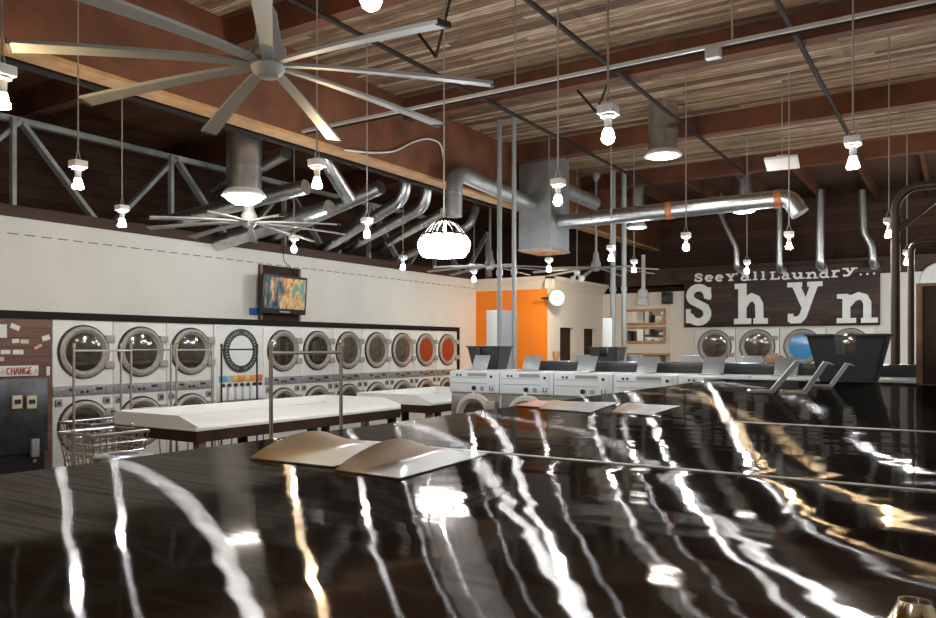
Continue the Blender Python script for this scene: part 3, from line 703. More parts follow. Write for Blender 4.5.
# ------------------------------------------------------------------ plastic tubs with cut-out grips
def make_tub(name, label, loc, w1, d1, w0, d0, h, rz=0., notch=.42, group=None, cat='laundry basket', slots=True):
    t = thing(name, label, cat, loc, rz, group); th = .012
    def pt(x, f, s):    # front/back wall: x in -1..1, f 0..1 height, s = -1 front / +1 back
        return Vector((x * (w0 + (w1 - w0) * f) / 2, s * (d0 + (d1 - d0) * f) / 2, f * h))
    for s in (-1, 1):
        bm = NEW(); n = notch; pts = [pt(-1, 0, s), pt(1, 0, s), pt(1, 1, s), pt(n * .68, 1, s), pt(n * .62, .62, s), pt(n * .55, .58, s), pt(-n * .55, .58, s), pt(-n * .62, .62, s), pt(-n * .68, 1, s), pt(-1, 1, s)]
        prism(bm, pts, (0, -s * th, 0)); obj('end_wall', bm, 'bin', t)
    for s in (-1, 1):
        def q(y, f): return Vector((s * (w0 + (w1 - w0) * f) / 2, y * (d0 + (d1 - d0) * f) / 2, f * h))
        bm = NEW()
        if slots:
            prism(bm, [q(-1, 0), q(1, 0), q(1, .25), q(-1, .25)], (-s * th, 0, 0)); prism(bm, [q(-1, .85), q(1, .85), q(1, 1), q(-1, 1)], (-s * th, 0, 0))
            for i in range(7):
                y0 = -1 + 2 * i / 6.8; y1 = min(1, y0 + .17); prism(bm, [q(y0, .25), q(y1, .25), q(y1, .85), q(y0, .85)], (-s * th, 0, 0))
            prism(bm, [q(-1, .52), q(1, .52), q(1, .58), q(-1, .58)], (-s * th, 0, 0))
        else: prism(bm, [q(-1, 0), q(1, 0), q(1, 1), q(-1, 1)], (-s * th, 0, 0))
        obj('side_wall', bm, 'bin', t)
    bm = NEW(); box(bm, -w0 / 2, w0 / 2, -d0 / 2, d0 / 2, 0, th); obj('bottom', bm, 'bin', t)
    bm = NEW()
    for s in (-1, 1):
        for x0, x1 in ((-w1 / 2 - .015, -w1 / 2 * notch * .68), (w1 / 2 * notch * .68, w1 / 2 + .015)): box(bm, x0, x1, s * d1 / 2 - .015, s * d1 / 2 + .015, h - .012, h + .006, .004)
        box(bm, s * w1 / 2 - .015, s * w1 / 2 + .015, -d1 / 2, d1 / 2, h - .012, h + .006, .004)
    obj('rim', bm, 'bin', t)
    return t
TOPZ = 1.33
p = at(846, 382.5, Z=TOPZ)
tub = make_tub('laundry_tub', 'large charcoal plastic laundry tub with notched grips standing on the dark counter', (p.x, p.y + .22, TOPZ + .001), .585, .5, .40, .34, .385)
bm = NEW()
bm.free()
for x in (-.055, .045):
    bm = NEW(); lathe(bm, [(.018, 0), (.018, .006), (0, .006)], (x, -.2, .12), 'y', 14); obj('drain_hole', bm, 'black', tub)
p = at(489, 362, Y=RY + .6); make_tub('laundry_basket', 'black plastic basket with notched grips on the left end of the washer row', (p.x, RY + .62, WZ), .48, .32, .36, .24, .29, 0, .5, 'small black baskets on the washers', slots=False)
p = at(607, 355, Y=RY + 1.3); make_tub('laundry_basket', 'black plastic basket behind the dark bulkhead near the poles', (p.x, RY + 1.32, WZ), .38, .3, .3, .24, .28, 0, .5, 'small black baskets on the washers', slots=False)

# ------------------------------------------------------------------ polished counter over the near machines
IX0, IX1 = -1.83, .45
def counter(y0, y1, label, seed, x0=IX0, x1=IX1):
    t = thing('steel_counter', label, 'counter', ((x0 + x1) / 2, (y0 + y1) / 2, 0), 0, 'dark polished steel counters')
    bm = NEW(); nx, ny = 46, max(8, int((y1 - y0) / .05)); uv = bm.loops.layers.uv.new('UVMap')
    rnd = random.Random(seed); ph = [rnd.uniform(0, 6.3) for _ in range(4)]
    def hgt(x, y):
        e = min(1, min(x - x0, x1 - x, y - y0, y1 - y) / .06)
        lip = 0
        return TOPZ + lip + .0012 * (math.sin(x * 4.1 + ph[0]) * math.sin(y * 2.7 + ph[1]) + .6 * math.sin(x * 7.7 + ph[2] + y)) * max(0, min(1, e))
    V = [[bm.verts.new((x0 + (x1 - x0) * i / nx, y0 + (y1 - y0) * j / ny, hgt(x0 + (x1 - x0) * i / nx, y0 + (y1 - y0) * j / ny))) for j in range(ny + 1)] for i in range(nx + 1)]
    fs = [bm.faces.new((V[i][j], V[i + 1][j], V[i + 1][j + 1], V[i][j + 1])) for i in range(nx) for j in range(ny)]
    edge = [V[i][0] for i in range(nx + 1)] + [V[nx][j] for j in range(1, ny + 1)] + [V[i][ny] for i in range(nx - 1, -1, -1)] + [V[0][j] for j in range(ny - 1, 0, -1)]
    low = [bm.verts.new((v.co.x, v.co.y, TOPZ - .045)) for v in edge]; n = len(edge)
    for i in range(n): bm.faces.new((edge[i], low[i], low[(i + 1) % n], edge[(i + 1) % n]))
    for f in bm.faces:
        for l in f.loops: l[uv].uv = (l.vert.co.x, l.vert.co.y)
    o = obj('steel_top', bm, 'counter', t, world=True, ang=60)
    bm = NEW(); box(bm, x0 + .03, x1 - .03, y0 + .005, y1 - .005, .1, TOPZ - .02); obj('cabinet', bm, 'black_steel', t, world=True)
    bm = NEW(); box(bm, x0 + .06, x1 - .06, y0 + .005, y1 - .005, 0, .1); obj('toe_kick', bm, 'black', t, world=True)
    return t
counter(-.75, 1.80, 'nearest dark polished steel counter, filling the bottom of the picture', 3)
counter(1.806, 3.05, 'second dark polished steel counter, beyond the bright seam', 5)
counter(3.056, 7.02, 'farthest dark polished steel counter, carrying the charcoal tub', 9)
bm = NEW(); box(bm, IX0 + .01, IX1 - .01, 1.799, 1.807, TOPZ - .004, TOPZ + .003, .001); tag(obj('seam_strip', bm, 'strip'), 'bright metal strip along the seam between the nearest two counters', 'strip')
bm = NEW(); box(bm, -.75, IX1 - .01, 3.049, 3.057, TOPZ - .004, TOPZ + .003, .001); tag(obj('seam_strip', bm, 'strip'), 'bright metal strip along the second counter seam, nearer the charcoal tub', 'strip')

# lids standing open on the counter
def open_lid(base, tip, label, w):
    b = at(*base, Z=TOPZ); q = at(*tip, D=(b - Vector((0, 0, EYE))).dot(Vector((-sy_, cy_, 0))) + .0)
    t = thing('dispenser_lid', label, 'lid', (b.x, b.y, TOPZ), 0, 'soap dispenser lids open on the counter')
    d = Vector((b.x, b.y, 0)).normalized(); s = Vector((d.y, -d.x, 0)); L = (q - b).length
    up = q - b
    bm = NEW(); n = up.cross(d).normalized() * .028
    prism(bm, [d * -.02, up + d * -.02, up + d * w, d * w], n); obj('lid_plate', bm, 'lid_grey', t)
    bm = NEW(); tipv = up + s * .035 - Vector((0, 0, .006)); prism(bm, [up - d * .02, tipv - d * .02, tipv + d * w, up + d * w], n * .8); obj('lid_lip', bm, 'lid_grey', t)
    bm = NEW(); a = -s * .16
    for f0, f1, e0, e1 in ((0, 1, -.03, .0), (0, 1, w - .03, w), (0, .12, 0, w - .03), (.88, 1, 0, w - .03)):
        prism(bm, [a * f0 + d * e0, a * f1 + d * e0, a * f1 + d * e1, a * f0 + d * e1], (0, 0, .012))
    obj('opening_rim', bm, 'steel', t)
    bm = NEW(); prism(bm, [a * .12, a * .88, a * .88 + d * (w - .03), a * .12 + d * (w - .03)], (0, 0, .004)); obj('opening', bm, 'black', t)
open_lid((774, 393), (800, 363), 'grey dispenser lid standing open on the dark counter, left of three', .2)
open_lid((807, 394), (828, 364), 'grey dispenser lid standing open on the dark counter, middle of three', .2)
open_lid((833, 387), (849, 365), 'grey dispenser lid standing open against the charcoal tub, right of three', .16)

# curled sheets
def sheet(corners, label, curl=0., m='tan_sheet', lift=.004, cat='sheet', edge=None):
    """corners: near-left, near-right, far-right, far-left as pixels on the counter; curl lifts the far-left side"""
    P = [at(u, v, Z=TOPZ) for u, v in corners]; c = sum(P, Vector()) / 4
    t = thing('curled_sheet', label, cat, (c.x, c.y, TOPZ), 0, 'sheets lying on the dark counters')
    n = 14
    def pos(s, q):
        a = P[0].lerp(P[1], s).lerp(P[3].lerp(P[2], s), q)
        k = max(0, (.42 - s) / .42); bow = math.sin(PI * min(1, max(0, q))) ** .75
        d = (P[1] - P[0]).normalized()
        return a - c + Vector((0, 0, lift + curl * k ** 1.5 * bow + TOPZ - c.z)) + d * curl * .5 * k ** 2 * bow
    def grid(off, s0, s1, name, mm):
        bm = NEW(); A = [[bm.verts.new(pos(s0 + (s1 - s0) * i / n, j / n) + Vector((0, 0, off))) for j in range(n + 1)] for i in range(n + 1)]
        B = [[bm.verts.new(pos(s0 + (s1 - s0) * i / n, j / n) + Vector((0, 0, off - .003))) for j in range(n + 1)] for i in range(n + 1)]
        for i in range(n):
            for j in range(n):
                bm.faces.new((A[i][j], A[i + 1][j], A[i + 1][j + 1], A[i][j + 1])); bm.faces.new((B[i][j], B[i][j + 1], B[i + 1][j + 1], B[i + 1][j]))
        for j in range(n):
            bm.faces.new((A[0][j], A[0][j + 1], B[0][j + 1], B[0][j])); bm.faces.new((A[n][j + 1], A[n][j], B[n][j], B[n][j + 1]))
            bm.faces.new((A[j + 1][0], A[j][0], B[j][0], B[j + 1][0])); bm.faces.new((A[j][n], A[j + 1][n], B[j + 1][n], B[j][n]))
        return obj(name, bm, mm, t, ang=60)
    if curl:
        grid(0, .36, 1, 'flat_face', m); w = grid(0, 0, .36, 'curled_edge', edge or 'tan_edge'); w['label'] = 'tan curled-up edge'
    else: grid(0, 0, 1, 'sheet_face', m)
M['sheet_reflection'] = mat('painted_sheet_reflection', (.13, .098, .06), .4, .0, coat=.12)  # flat part of the tan sheets, grazing ceiling reflection mixed into the colour
sheet([(250, 459), (333, 468), (424, 445.5), (338, 440)], 'curled tan sheet on the near counter, left of two', .045, 'sheet_reflection')
sheet([(335, 471), (400, 480), (492, 454), (420, 447.5)], 'curled tan sheet on the near counter, right of two', .045, 'sheet_reflection')
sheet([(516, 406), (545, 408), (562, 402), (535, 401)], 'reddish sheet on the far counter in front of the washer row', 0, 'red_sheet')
sheet([(538, 409), (590, 413), (618, 403), (560, 402)], 'tan sheet with painted grey reflection on the far counter, middle of the row of sheets', .02, 'sheet_reflection')
sheet([(612, 412.5), (648, 416), (680, 406.5), (634, 404.5)], 'tan sheet with painted grey reflection on the far counter, right end of the row of sheets', .02, 'sheet_reflection')
# chrome cap on the near counter
p = at(915, 630, Z=TOPZ); t = thing('chrome_cap', 'small shiny chrome cap with a dark top at the bottom right corner', 'cap', (p.x, p.y, TOPZ))
bm = NEW(); lathe(bm, [(.028, 0), (.028, .006), (.024, .011), (.0165, .027), (.0155, .03), (.0135, .03), (.0132, .026)], seg=32, caps=False); obj('cap_shell', bm, 'brass_chrome', t)
bm = NEW(); lathe(bm, [(.0132, .026), (0, .026)], seg=24, caps=False); lathe(bm, [(.0132, .024), (.0132, .027)], seg=24); obj('cap_recess', bm, 'black', t)

# ------------------------------------------------------------------ folding tables
def folding_table(x0, x1, y0, y1, label):
    t = thing('folding_table', label, 'table', ((x0 + x1) / 2, (y0 + y1) / 2, 0), 0, 'white topped folding tables'); z = .9
    bm = NEW(); box(bm, x0, x1, y0, y1, z - .03, z, .004); obj('table_top', bm, 'white_lam', t, world=True)
    bm = NEW(); box(bm, x0, x0 + .02, y0, y1, z, z + .1, .003); obj('rear_lip', bm, 'white_lam', t, world=True)
    for y in (y0, y1 - .02):
        bm = NEW(); prism(bm, [(x0 + .02, y, z), (x1, y, z), (x1, y, z + .02), (x1 - .25, y, z + .1), (x0 + .02, y, z + .1)], (0, .02, 0)); obj('end_lip', bm, 'white_lam', t, world=True)
    bm = NEW(); box(bm, x0 + .01, x1 - .005, y0 + .01, y1 - .01, z - .13, z - .03); obj('apron', bm, 'dark_wood', t, world=True)
    for x in (x0 + .03, x1 - .11):
        for y in (y0 + .05, (y0 + y1) / 2, y1 - .13):
            bm = NEW(); box(bm, x, x + .08, y, y + .08, 0, z - .13, .004); obj('leg', bm, 'mid_wood' if y < y0 + .1 else 'dark_wood', t, world=True)
    bm = NEW(); box(bm, x0 + .1, x1 - .1, y0 + .1, y1 - .1, .25, .28); obj('lower_shelf', bm, 'dark_wood', t, world=True)
folding_table(-6.88, -5.67, 4.42, 7.36, 'long white-topped folding table with raised rim in front of the dryers')
folding_table(-6.88, -5.67, 7.95, 9.85, 'white-topped folding table beyond the long one, left of the washer row')

# ------------------------------------------------------------------ laundry carts
def make_cart(loc, L, W, label, rack='chrome', basket='chrome', rz=0., wire=True, hz=1.63, cz0=.55, cz1=.875):
    """L along Y with the hanging rack on the centre line"""
    t = thing('laundry_cart', label, 'cart', loc, rz, 'wheeled laundry carts with hanging racks')
    for y in (-L / 2, L / 2):
        bm = NEW(); tube(bm, [(0, y, .1), (0, y, hz)], .0125, 10); lathe(bm, [(.0, hz + .03), (.017, hz + .02), (.017, hz - .015), (.0125, hz - .02)], (0, y, 0), 'z', 10, False); obj('rack_post', bm, rack, t)
    bm = NEW(); tube(bm, [(0, -L / 2, hz - .05), (0, L / 2, hz - .05)], .011, 10); obj('hanging_bar', bm, rack, t)
    w, l = W / 2, L / 2 - .015; bt = .82
    if wire:
        bm = NEW(); r = .0055
        for f in (0, .25, .5, .75):
            z = cz0 + (cz1 - cz0) * f; k = bt + (1 - bt) * f
            tube(bm, [(-w * k, -l * k, z), (w * k, -l * k, z), (w * k, l * k, z), (-w * k, l * k, z), (-w * k, -l * k, z)], r, 5)
        for i in range(9):
            q = -1 + 2 * i / 8
            for s in (-1, 1):
                tube(bm, [(w * q * bt, s * l * bt, cz0), (w * q, s * l, cz1)], r, 5); tube(bm, [(s * w * bt, l * q * bt, cz0), (s * w, l * q, cz1)], r, 5)
            tube(bm, [(w * q * bt, -l * bt, cz0), (w * q * bt, l * bt, cz0)], r, 5)
        obj('wire_basket', bm, basket, t)
        bm = NEW(); tube(bm, [(-w, -l, cz1), (w, -l, cz1), (w, l, cz1), (-w, l, cz1), (-w, -l, cz1)], .011, 8); obj('basket_rim', bm, 'steel', t)
    else:
        bm = NEW()
        for z in (.3, .75): tube(bm, [(0, -L / 2, z), (0, L / 2, z)], .012, 8)
        obj('cross_rail', bm, rack, t)
    bm = NEW(); tube(bm, [(-w * .8, -L / 2, .12), (w * .8, -L / 2, .12), (w * .8, L / 2, .12), (-w * .8, L / 2, .12), (-w * .8, -L / 2, .12)], .0125, 8); obj('base_frame', bm, rack, t)
    for sx in (-1, 1):
        for s in (-1, 1):
            bm = NEW(); tube(bm, [(sx * w * .8, s * L / 2 * .96, .12), (sx * w * .8, s * L / 2 * .86, cz0 + .02)], .008, 6); obj('basket_leg', bm, rack, t)
            bm = NEW(); lathe(bm, [(.0, -.012), (.045, -.012), (.05, 0), (.045, .012), (0, .012)], (sx * w * .8, s * L / 2, .05), 'x', 16); c = obj('caster', bm, 'black', t)
            bm = NEW(); box(bm, sx * w * .8 - .018, sx * w * .8 + .018, s * L / 2 - .012, s * L / 2 + .012, .05, .115); obj('caster_fork', bm, 'steel', c)
    return t
def cart_at(X, u0, u1, W, label, **k):
    a = at(u0, 345, X=X); b = at(u1, 345, X=X); make_cart((X, (a.y + b.y) / 2, 0), b.y - a.y, W, label, **k)
cart_at(-7.2, 73.8, 131, .55, 'wire laundry cart with hanging rack left of the folding table')
cart_at(-8.05, 121, 171, .42, 'laundry cart rack standing behind the left end of the folding table')
cart_at(-7.6, 176.5, 212, .4, 'narrow laundry cart rack behind the middle of the folding table')
cart_at(-8.1, 221.5, 257, .4, 'black framed rack standing before the soap vending machine', rack='black', wire=False)
cart_at(-3.55, 271, 341, .5, 'nearest chrome hanging rack cart, between the folding table and the counter')
a = at(104, 426, D=6.7)
make_cart((a.x, a.y, 0), .55, .5, 'low wire laundry basket cart behind the round bin, no clothes', hz=.9, cz0=.56, cz1=.88)
# round bin
p = at(124, 452, D=5.55)
t = thing('trash_bin', 'round bin with a grey lid and hole, at the counter edge on the left', 'bin', (p.x, p.y, 0)); h = p.z - .02
bm = NEW(); lathe(bm, [(.15, 0), (.17, .02), (.185, h - .02)], seg=32, caps=True); obj('bin_body', bm, 'bin', t)
bm = NEW(); lathe(bm, [(.185, h - .04), (.205, h - .03), (.205, h - .005), (.195, h + .003), (.125, h + .011), (.105, h + .009), (.1, h - .01)], seg=36, caps=False); obj('lid', bm, 'steel', t)
bm = NEW(); lathe(bm, [(.103, h - .01), (.103, h + .0085), (0, h + .0085)], seg=28); obj('lid_hole', bm, 'black', t)

# ------------------------------------------------------------------ change machine and notes
YA = at(-25, 400, X=-9.15).y; YB = at(48, 400, X=-9.15).y
t = thing('change_machine', 'black steel change machine on the board wall at the left edge', 'change machine', (-9.28, (YA + YB) / 2, 0))
bm = NEW(); box(bm, WX + .006, -9.15, YA, YB, .38, 1.25, .008); obj('body', bm, 'black_steel', t, world=True)
bm = NEW(); box(bm, WX + .006, -9.19, YA + .02, YB - .02, 0, .38); obj('stand', bm, 'black', t, world=True)
bm = NEW(); box(bm, -9.152, -9.145, YA + .01, YB - .01, .74, .745); obj('door_seam', bm, 'black', t, world=True)
for u in (16.5, 31):
    q = at(u, 402, X=-9.14); bm = NEW(); box(bm, -9.15, -9.115, q.y - .055, q.y + .055, q.z - .075, q.z + .075, .006); ba = obj('bill_acceptor', bm, 'paper_tan', t, world=True)
    bm = NEW(); box(bm, -9.116, -9.105, q.y - .035, q.y + .035, q.z - .02, q.z + .03); obj('bill_slot', bm, 'black', ba, world=True)
q = at(34, 449, X=-9.14); bm = NEW(); box(bm, -9.15, -9.10, q.y - .045, q.y + .045, q.z - .09, q.z + .12, .008); obj('coin_cup', bm, 'grey_panel', t, world=True)
q = at(36, 461, X=-9.14); bm = NEW(); lathe(bm, [(.022, 0), (.022, .02), (0, .022)], (-9.19, q.y, q.z), 'x', 14); obj('lock', bm, 'chrome', t, world=True)
# board with CHANGE
def P2(org, ex, ez, pts): return [org + ex * x + ez * z for x, z in pts]
def stroke(bm, pts, w, org, ex, ez, vec, s=1.):
    """a bent bar of width w along 2-D points, extruded by vec"""
    n = len(pts); Lp, Rp = [], []
    V2 = [Vector((p[0], p[1])) for p in pts]
    for i in range(n):
        d0 = (V2[i] - V2[i - 1]).normalized() if i else (V2[1] - V2[0]).normalized(); d1 = (V2[i + 1] - V2[i]).normalized() if i < n - 1 else d0
        d = (d0 + d1); d = d.normalized() if d.length > 1e-6 else d0; nn = Vector((-d.y, d.x)); k = 1 / max(.6, d.dot(d0))
        Lp.append(V2[i] + nn * w / 2 * k); Rp.append(V2[i] - nn * w / 2 * k)
    for i in range(n - 1):
        prism(bm, [org + ex * (q.x * s) + ez * (q.y * s) for q in (Lp[i], Lp[i + 1], Rp[i + 1], Rp[i])], vec)
SANS = {'C': [arc((.3, .5), .24, 50, 310, 14, .42)], 'H': [[(.1, 0), (.1, 1)], [(.5, 0), (.5, 1)], [(.1, .5), (.5, .5)]], 'A': [[(.03, 0), (.3, 1)], [(.3, 1), (.57, 0)], [(.13, .33), (.47, .33)]],
        'N': [[(.1, 0), (.1, 1)], [(.1, 1), (.5, 0)], [(.5, 0), (.5, 1)]], 'G': [arc((.3, .5), .24, 50, 350, 16, .42), [(.54, .05), (.54, .42), (.34, .42)]], 'E': [[(.12, 0), (.12, 1)], [(.12, .07), (.5, .07)], [(.12, .5), (.46, .5)], [(.12, .93), (.5, .93)]]}
q0 = at(-3, 371, X=-9.40); q1 = at(39, 371, X=-9.40); zc = at(18, 371, X=-9.4).z
t = thing('change_sign', 'white CHANGE sign with red capitals on the board wall above the change machine', 'sign', (-9.42, (q0.y + q1.y) / 2, zc))
bm = NEW(); box(bm, WX, -9.41, q0.y, q1.y, zc - .062, zc + .062, .003); obj('sign_board', bm, 'paper', t, world=True)
ya = at(6.5, 371, X=-9.4).y; yb = at(32.5, 371, X=-9.4).y; st = (yb - ya) / 6
for i, ch in enumerate('CHANGE'):
    bm = NEW()
    for s in SANS[ch]: stroke(bm, s, .17, Vector((-9.41, ya + st * (i + .06), zc - .042)), Vector((0, 1, 0)) * (st / .62 / .084), Vector((0, 0, 1)), Vector((.006, 0, 0)), .084)
    obj('letter', bm, 'red', t, world=True)
for u in (3, 36):
    bm = NEW(); q = at(u, 371, X=-9.41); prism(bm, [(-9.41, q.y - .03, zc - .03), (-9.41, q.y + .03, zc - .03), (-9.41, q.y, zc + .035)], (.004, 0, 0)); obj('arrow_mark', bm, 'paper_tan', t, world=True)
notes = [(2.5, 331, 7, 13, 'paper', 0, 'large white notice pinned at the left picture edge'), (15, 327, 8, 5, 'paper', -.4, 'tilted white slip pinned top of the board wall'), (15.5, 341, 6, 4, 'paper', .1, 'small white scrap pinned in the middle of the board wall'),
         (24.5, 341.5, 7, 4, 'paper_tan', 0, 'tan slip pinned in the middle of the board wall'), (47.5, 338, 7, 5, 'paper', .3, 'white slip pinned beside the first dryer'), (36.5, 347.5, 4, 3, 'paper_pink', .3, 'pinkish scrap pinned left of the first dryer, lower'), (40, 345.5, 3.2, 3, 'paper_pink', 0, 'pinkish scrap pinned left of the first dryer, upper'),
         (5.5, 352, 8, 4, 'paper', 0, 'white slip pinned low on the board wall above the sign'), (18, 352, 9, 4.5, 'paper', 0, 'white card pinned above the word on the sign'), (1, 359, 5, 4, 'paper_tan', 0, 'tan scrap pinned just above the sign at the picture edge'), (48.5, 371, 3, 9, 'paper', 0, 'narrow white card pinned right of the sign by the dryer')]
for u, v, w, h, m, r, lab in notes:
    q = at(u, v, X=WX); k = 9.3 / F; bm = NEW(); kw = k * 1.12
    box(bm, 0, .004, -w * kw / 2, w * kw / 2, -h * k / 2, h * k / 2, mtx=Matrix.Rotation(r, 4, 'X'))
    tag(obj('pinned_note', bm, m, loc=(WX, min(q.y, 5.2 - w * kw / 2), q.z)), lab, 'note', 'notes pinned on the board wall')

# ------------------------------------------------------------------ television
y0, y1 = 8.53, 9.42
t = thing('tv_backboard', 'dark wooden board on the white wall behind the television', 'board', (WX + .015, 8.97, 2.05))
bm = NEW(); box(bm, WX, WX + .03, y0, y1, 2.05, 2.93, .003); obj('board', bm, 'dark_wood', t, world=True)
for yy in (y0, y1 - .05):
    bm = NEW(); box(bm, WX + .03, WX + .05, yy, yy + .05, 2.05, 2.93); obj('edge_batten', bm, 'mid_wood', t, world=True)
c = at(285.5, 295, X=-9.2)
t = thing('television', 'flat television showing a colourful picture, mounted above the dryers', 'tv', c, RZL)
t.rotation_euler = (math.radians(4), 0, RZL + .06)
W2, H2 = .51, .31
bm = NEW(); box(bm, -W2, W2, 0, .07, -H2, H2, .01); obj('case', bm, 'black', t)
bm = NEW(); box(bm, -W2 + .045, W2 - .045, -.004, 0, -H2 + .085, H2 - .04); obj('screen', bm, 'tv', t)
bm = NEW(); box(bm, -.12, .12, -.006, 0, -H2 + .025, -H2 + .05); obj('speaker_bar', bm, 'grey', t)
bm = NEW(); box(bm, -.1, .1, .07, .17, -.1, .1); obj('wall_bracket', bm, 'iron', t)
q = at(257, 311.5, X=-9.36); bm = NEW(); box(bm, WX, WX + .09, q.y - .1, q.y + .1, q.z - .05, q.z + .055, .008); tag(obj('blue_box', bm, 'blue'), 'small blue box on the wall at the lower left of the television', 'box')
bm = NEW(); pts = [at(u, v, X=WX + .04) for u, v in ((283, 247), (284, 262), (290, 266), (294, 275))]; tube(bm, smooth_path(pts, .1), .006, 6); tag(obj('tv_cable', bm, 'iron'), 'thin dark cable dropping to the television', 'cable')

# ------------------------------------------------------------------ sign wall
SY = BY - .06
def sp(u, v): q = at(u, v, Y=SY); return q.x, q.z
xl, zb = sp(684, 326); xr, _ = sp(880, 323); zb = 2.07
t = thing('wall_sign', 'dark board sign with big white letters above the rear dryers', 'sign', ((xl + xr) / 2, SY, zb))
bm = NEW(); box(bm, xl, xr, SY, BY, zb, 3.16, .004); obj('lower_board', bm, 'sign_wood', t, world=True)
bm = NEW(); box(bm, xl - .25, xr + .02, SY + .01, BY, 3.16, 3.40, .004); obj('upper_board', bm, 'sign_wood', t, world=True)
bm = NEW(); box(bm, xl, xr, SY - .01, SY, zb - .0, zb + .03); obj('bottom_batten', bm, 'dark_wood', t, world=True)
EX, EZ, OUT = Vector((1, 0, 0)), Vector((0, 0, 1)), Vector((0, -.035, 0))
def glyph(ch):
    B = .2
    if ch == 'S': return [([(.80, .66), (.77, .80)] + arc((.47, .73), .30, 25, 205, 12, .19) + [(.25, .6), (.47, .52), (.70, .43)] + arc((.47, .275), .31, 35, -165, 14, .2) , B), ([(.83, .62), (.83, .92)], .11), ([(.11, .05), (.11, .40)], .12), ([(.10, .24), (.26, .24)], .1)]
    if ch == 'h': return [([(.28, 0), (.28, 1)], B), ([(.04, .07), (.53, .07)], .14), ([(.06, .94), (.3, .94)], .13), ([(.3, .45), (.42, .60), (.55, .66), (.68, .61), (.76, .48), (.77, .05)], B * .95), ([(.6, .07), (1.0, .07)], .14)]
    if ch == 'n': return [([(.26, 0), (.26, .95)], B), ([(.02, .07), (.5, .07)], .14), ([(.03, .9), (.3, .9)], .13), ([(.3, .62), (.42, .82), (.56, .9), (.70, .84), (.77, .66), (.77, .05)], B), ([(.62, .07), (1.02, .07)], .14)]
    if ch == 'y': return [([(.24, .97), (.56, .38)], B * .95), ([(.83, .97), (.47, .18), (.36, .09), (.08, .09)], B * .9), ([(.0, .94), (.45, .94)], .12), ([(.6, .94), (1.05, .94)], .12), ([(.1, .04), (.1, .24)], .13)]
    if ch == 's': return glyph('S')
    if ch == 'e': return [(arc((.5, .37), .34, 0, 320, 18, .30), .2), ([(.2, .38), (.84, .38)], .13)]
    if ch == 'Y': return [([(.18, .95), (.5, .45)], .22), ([(.82, .95), (.5, .45)], .2), ([(.5, .5), (.5, 0)], .24), ([(.0, .94), (.42, .94)], .13), ([(.6, .94), (1.02, .94)], .13), ([(.25, .06), (.77, .06)], .13)]
    if ch == "'": return [([(.5, 1.), (.45, .74)], .2)]
    if ch == 'a': return [([(.22, .6), (.4, .68), (.6, .66), (.7, .52), (.7, .05)], .2), (arc((.43, .22), .24, 90, 330, 14, .19), .17), ([(.43, .41), (.7, .41)], .13), ([(.68, .06), (1.0, .06)], .13)]
    if ch == 'l': return [([(.5, 0), (.5, 1)], .24), ([(.2, .94), (.5, .94)], .13), ([(.15, .06), (.85, .06)], .13)]
    if ch == 'L': return [([(.3, 0), (.3, 1)], .22), ([(.05, .06), (.95, .06)], .14), ([(.05, .94), (.58, .94)], .13), ([(.92, .04), (.92, .36)], .14)]
    if ch == 'u': return [([(.22, .7), (.22, .24), (.32, .1), (.5, .08), (.68, .2)], .2), ([(.72, .7), (.72, 0)], .2), ([(.02, .65), (.24, .65)], .13), ([(.52, .65), (.74, .65)], .13), ([(.7, .06), (.98, .06)], .13)]
    if ch == 'd': return [(arc((.4, .34), .27, 40, 320, 16, .26), .2), ([(.72, 1), (.72, 0)], .2), ([(.5, .94), (.74, .94)], .13), ([(.7, .06), (1.0, .06)], .13)]
    if ch == 'r': return [([(.28, .7), (.28, 0)], .22), ([(.05, .65), (.3, .65)], .13), ([(.04, .06), (.62, .06)], .13), ([(.3, .45), (.5, .64), (.8, .62)], .2)]
    if ch == '.': return [([(.3, .1), (.7, .1)], .24)]
def sign_letter(ch, u0, u1, vb, vt, name, ht=1.):
    x0, z0 = sp(u0, vb); x1, _ = sp(u1, vb); _, z1 = sp((u0 + u1) / 2, vt); _, z0 = sp((u0 + u1) / 2, vb)
    h = (z1 - z0) / ht; bm = NEW(); w = x1 - x0
    for gi, (pts, bw) in enumerate(glyph(ch)):
        pw = [(p[0] * w, p[1] * h) for p in pts]
        stroke(bm, pw, bw * (w * .5 + h * .5) * 1.08, Vector((x0, SY - .001, z0)), EX, EZ, OUT * (1 + .04 * gi))
    return obj(name, bm, 'letter', t, world=True)
for ch, u0, u1, vb, vt in (('S', 685.5, 714, 325, 284.5), ('h', 733, 768, 324, 283.5), ('y', 787.5, 821, 323.5, 282), ('n', 836, 877, 322.5, 293)):
    w = sign_letter(ch, u0, u1, vb, vt, 'big_letter')
small = [('S', 65, 106, 97, 61, 1), ('e', 110, 152, 96, 68, .72), ('e', 156, 197, 95, 67, .72), ('Y', 206, 250, 93, 62, 1), ("'", 248, 262, 92, 57, 1), ('a', 266, 318, 92, 60, .72), ('l', 321, 352, 90, 52, 1), ('l', 356, 388, 89, 51, 1), ('L', 400, 446, 87, 52, 1), ('a', 450, 494, 86, 58, .72),
         ('u', 498, 556, 84, 56, .72), ('n', 560, 616, 82, 54, 1), ('d', 620, 668, 80, 42, 1), ('r', 674, 722, 77, 45, .72), ('y', 724, 788, 72, 36, 1), ('.', 795, 817, 69, 58, .25), ('.', 825, 847, 67, 56, .25), ('.', 854, 877, 65, 54, .25)]
small = [s for s in small if s[5]]
for ch, a, b, vb, vt, ht in small:
    sign_letter(ch, 680 + a / 4.457, 680 + b / 4.457, 260 + vb / 4.457, 260 + vt / 4.457, 'small_letter', ht)
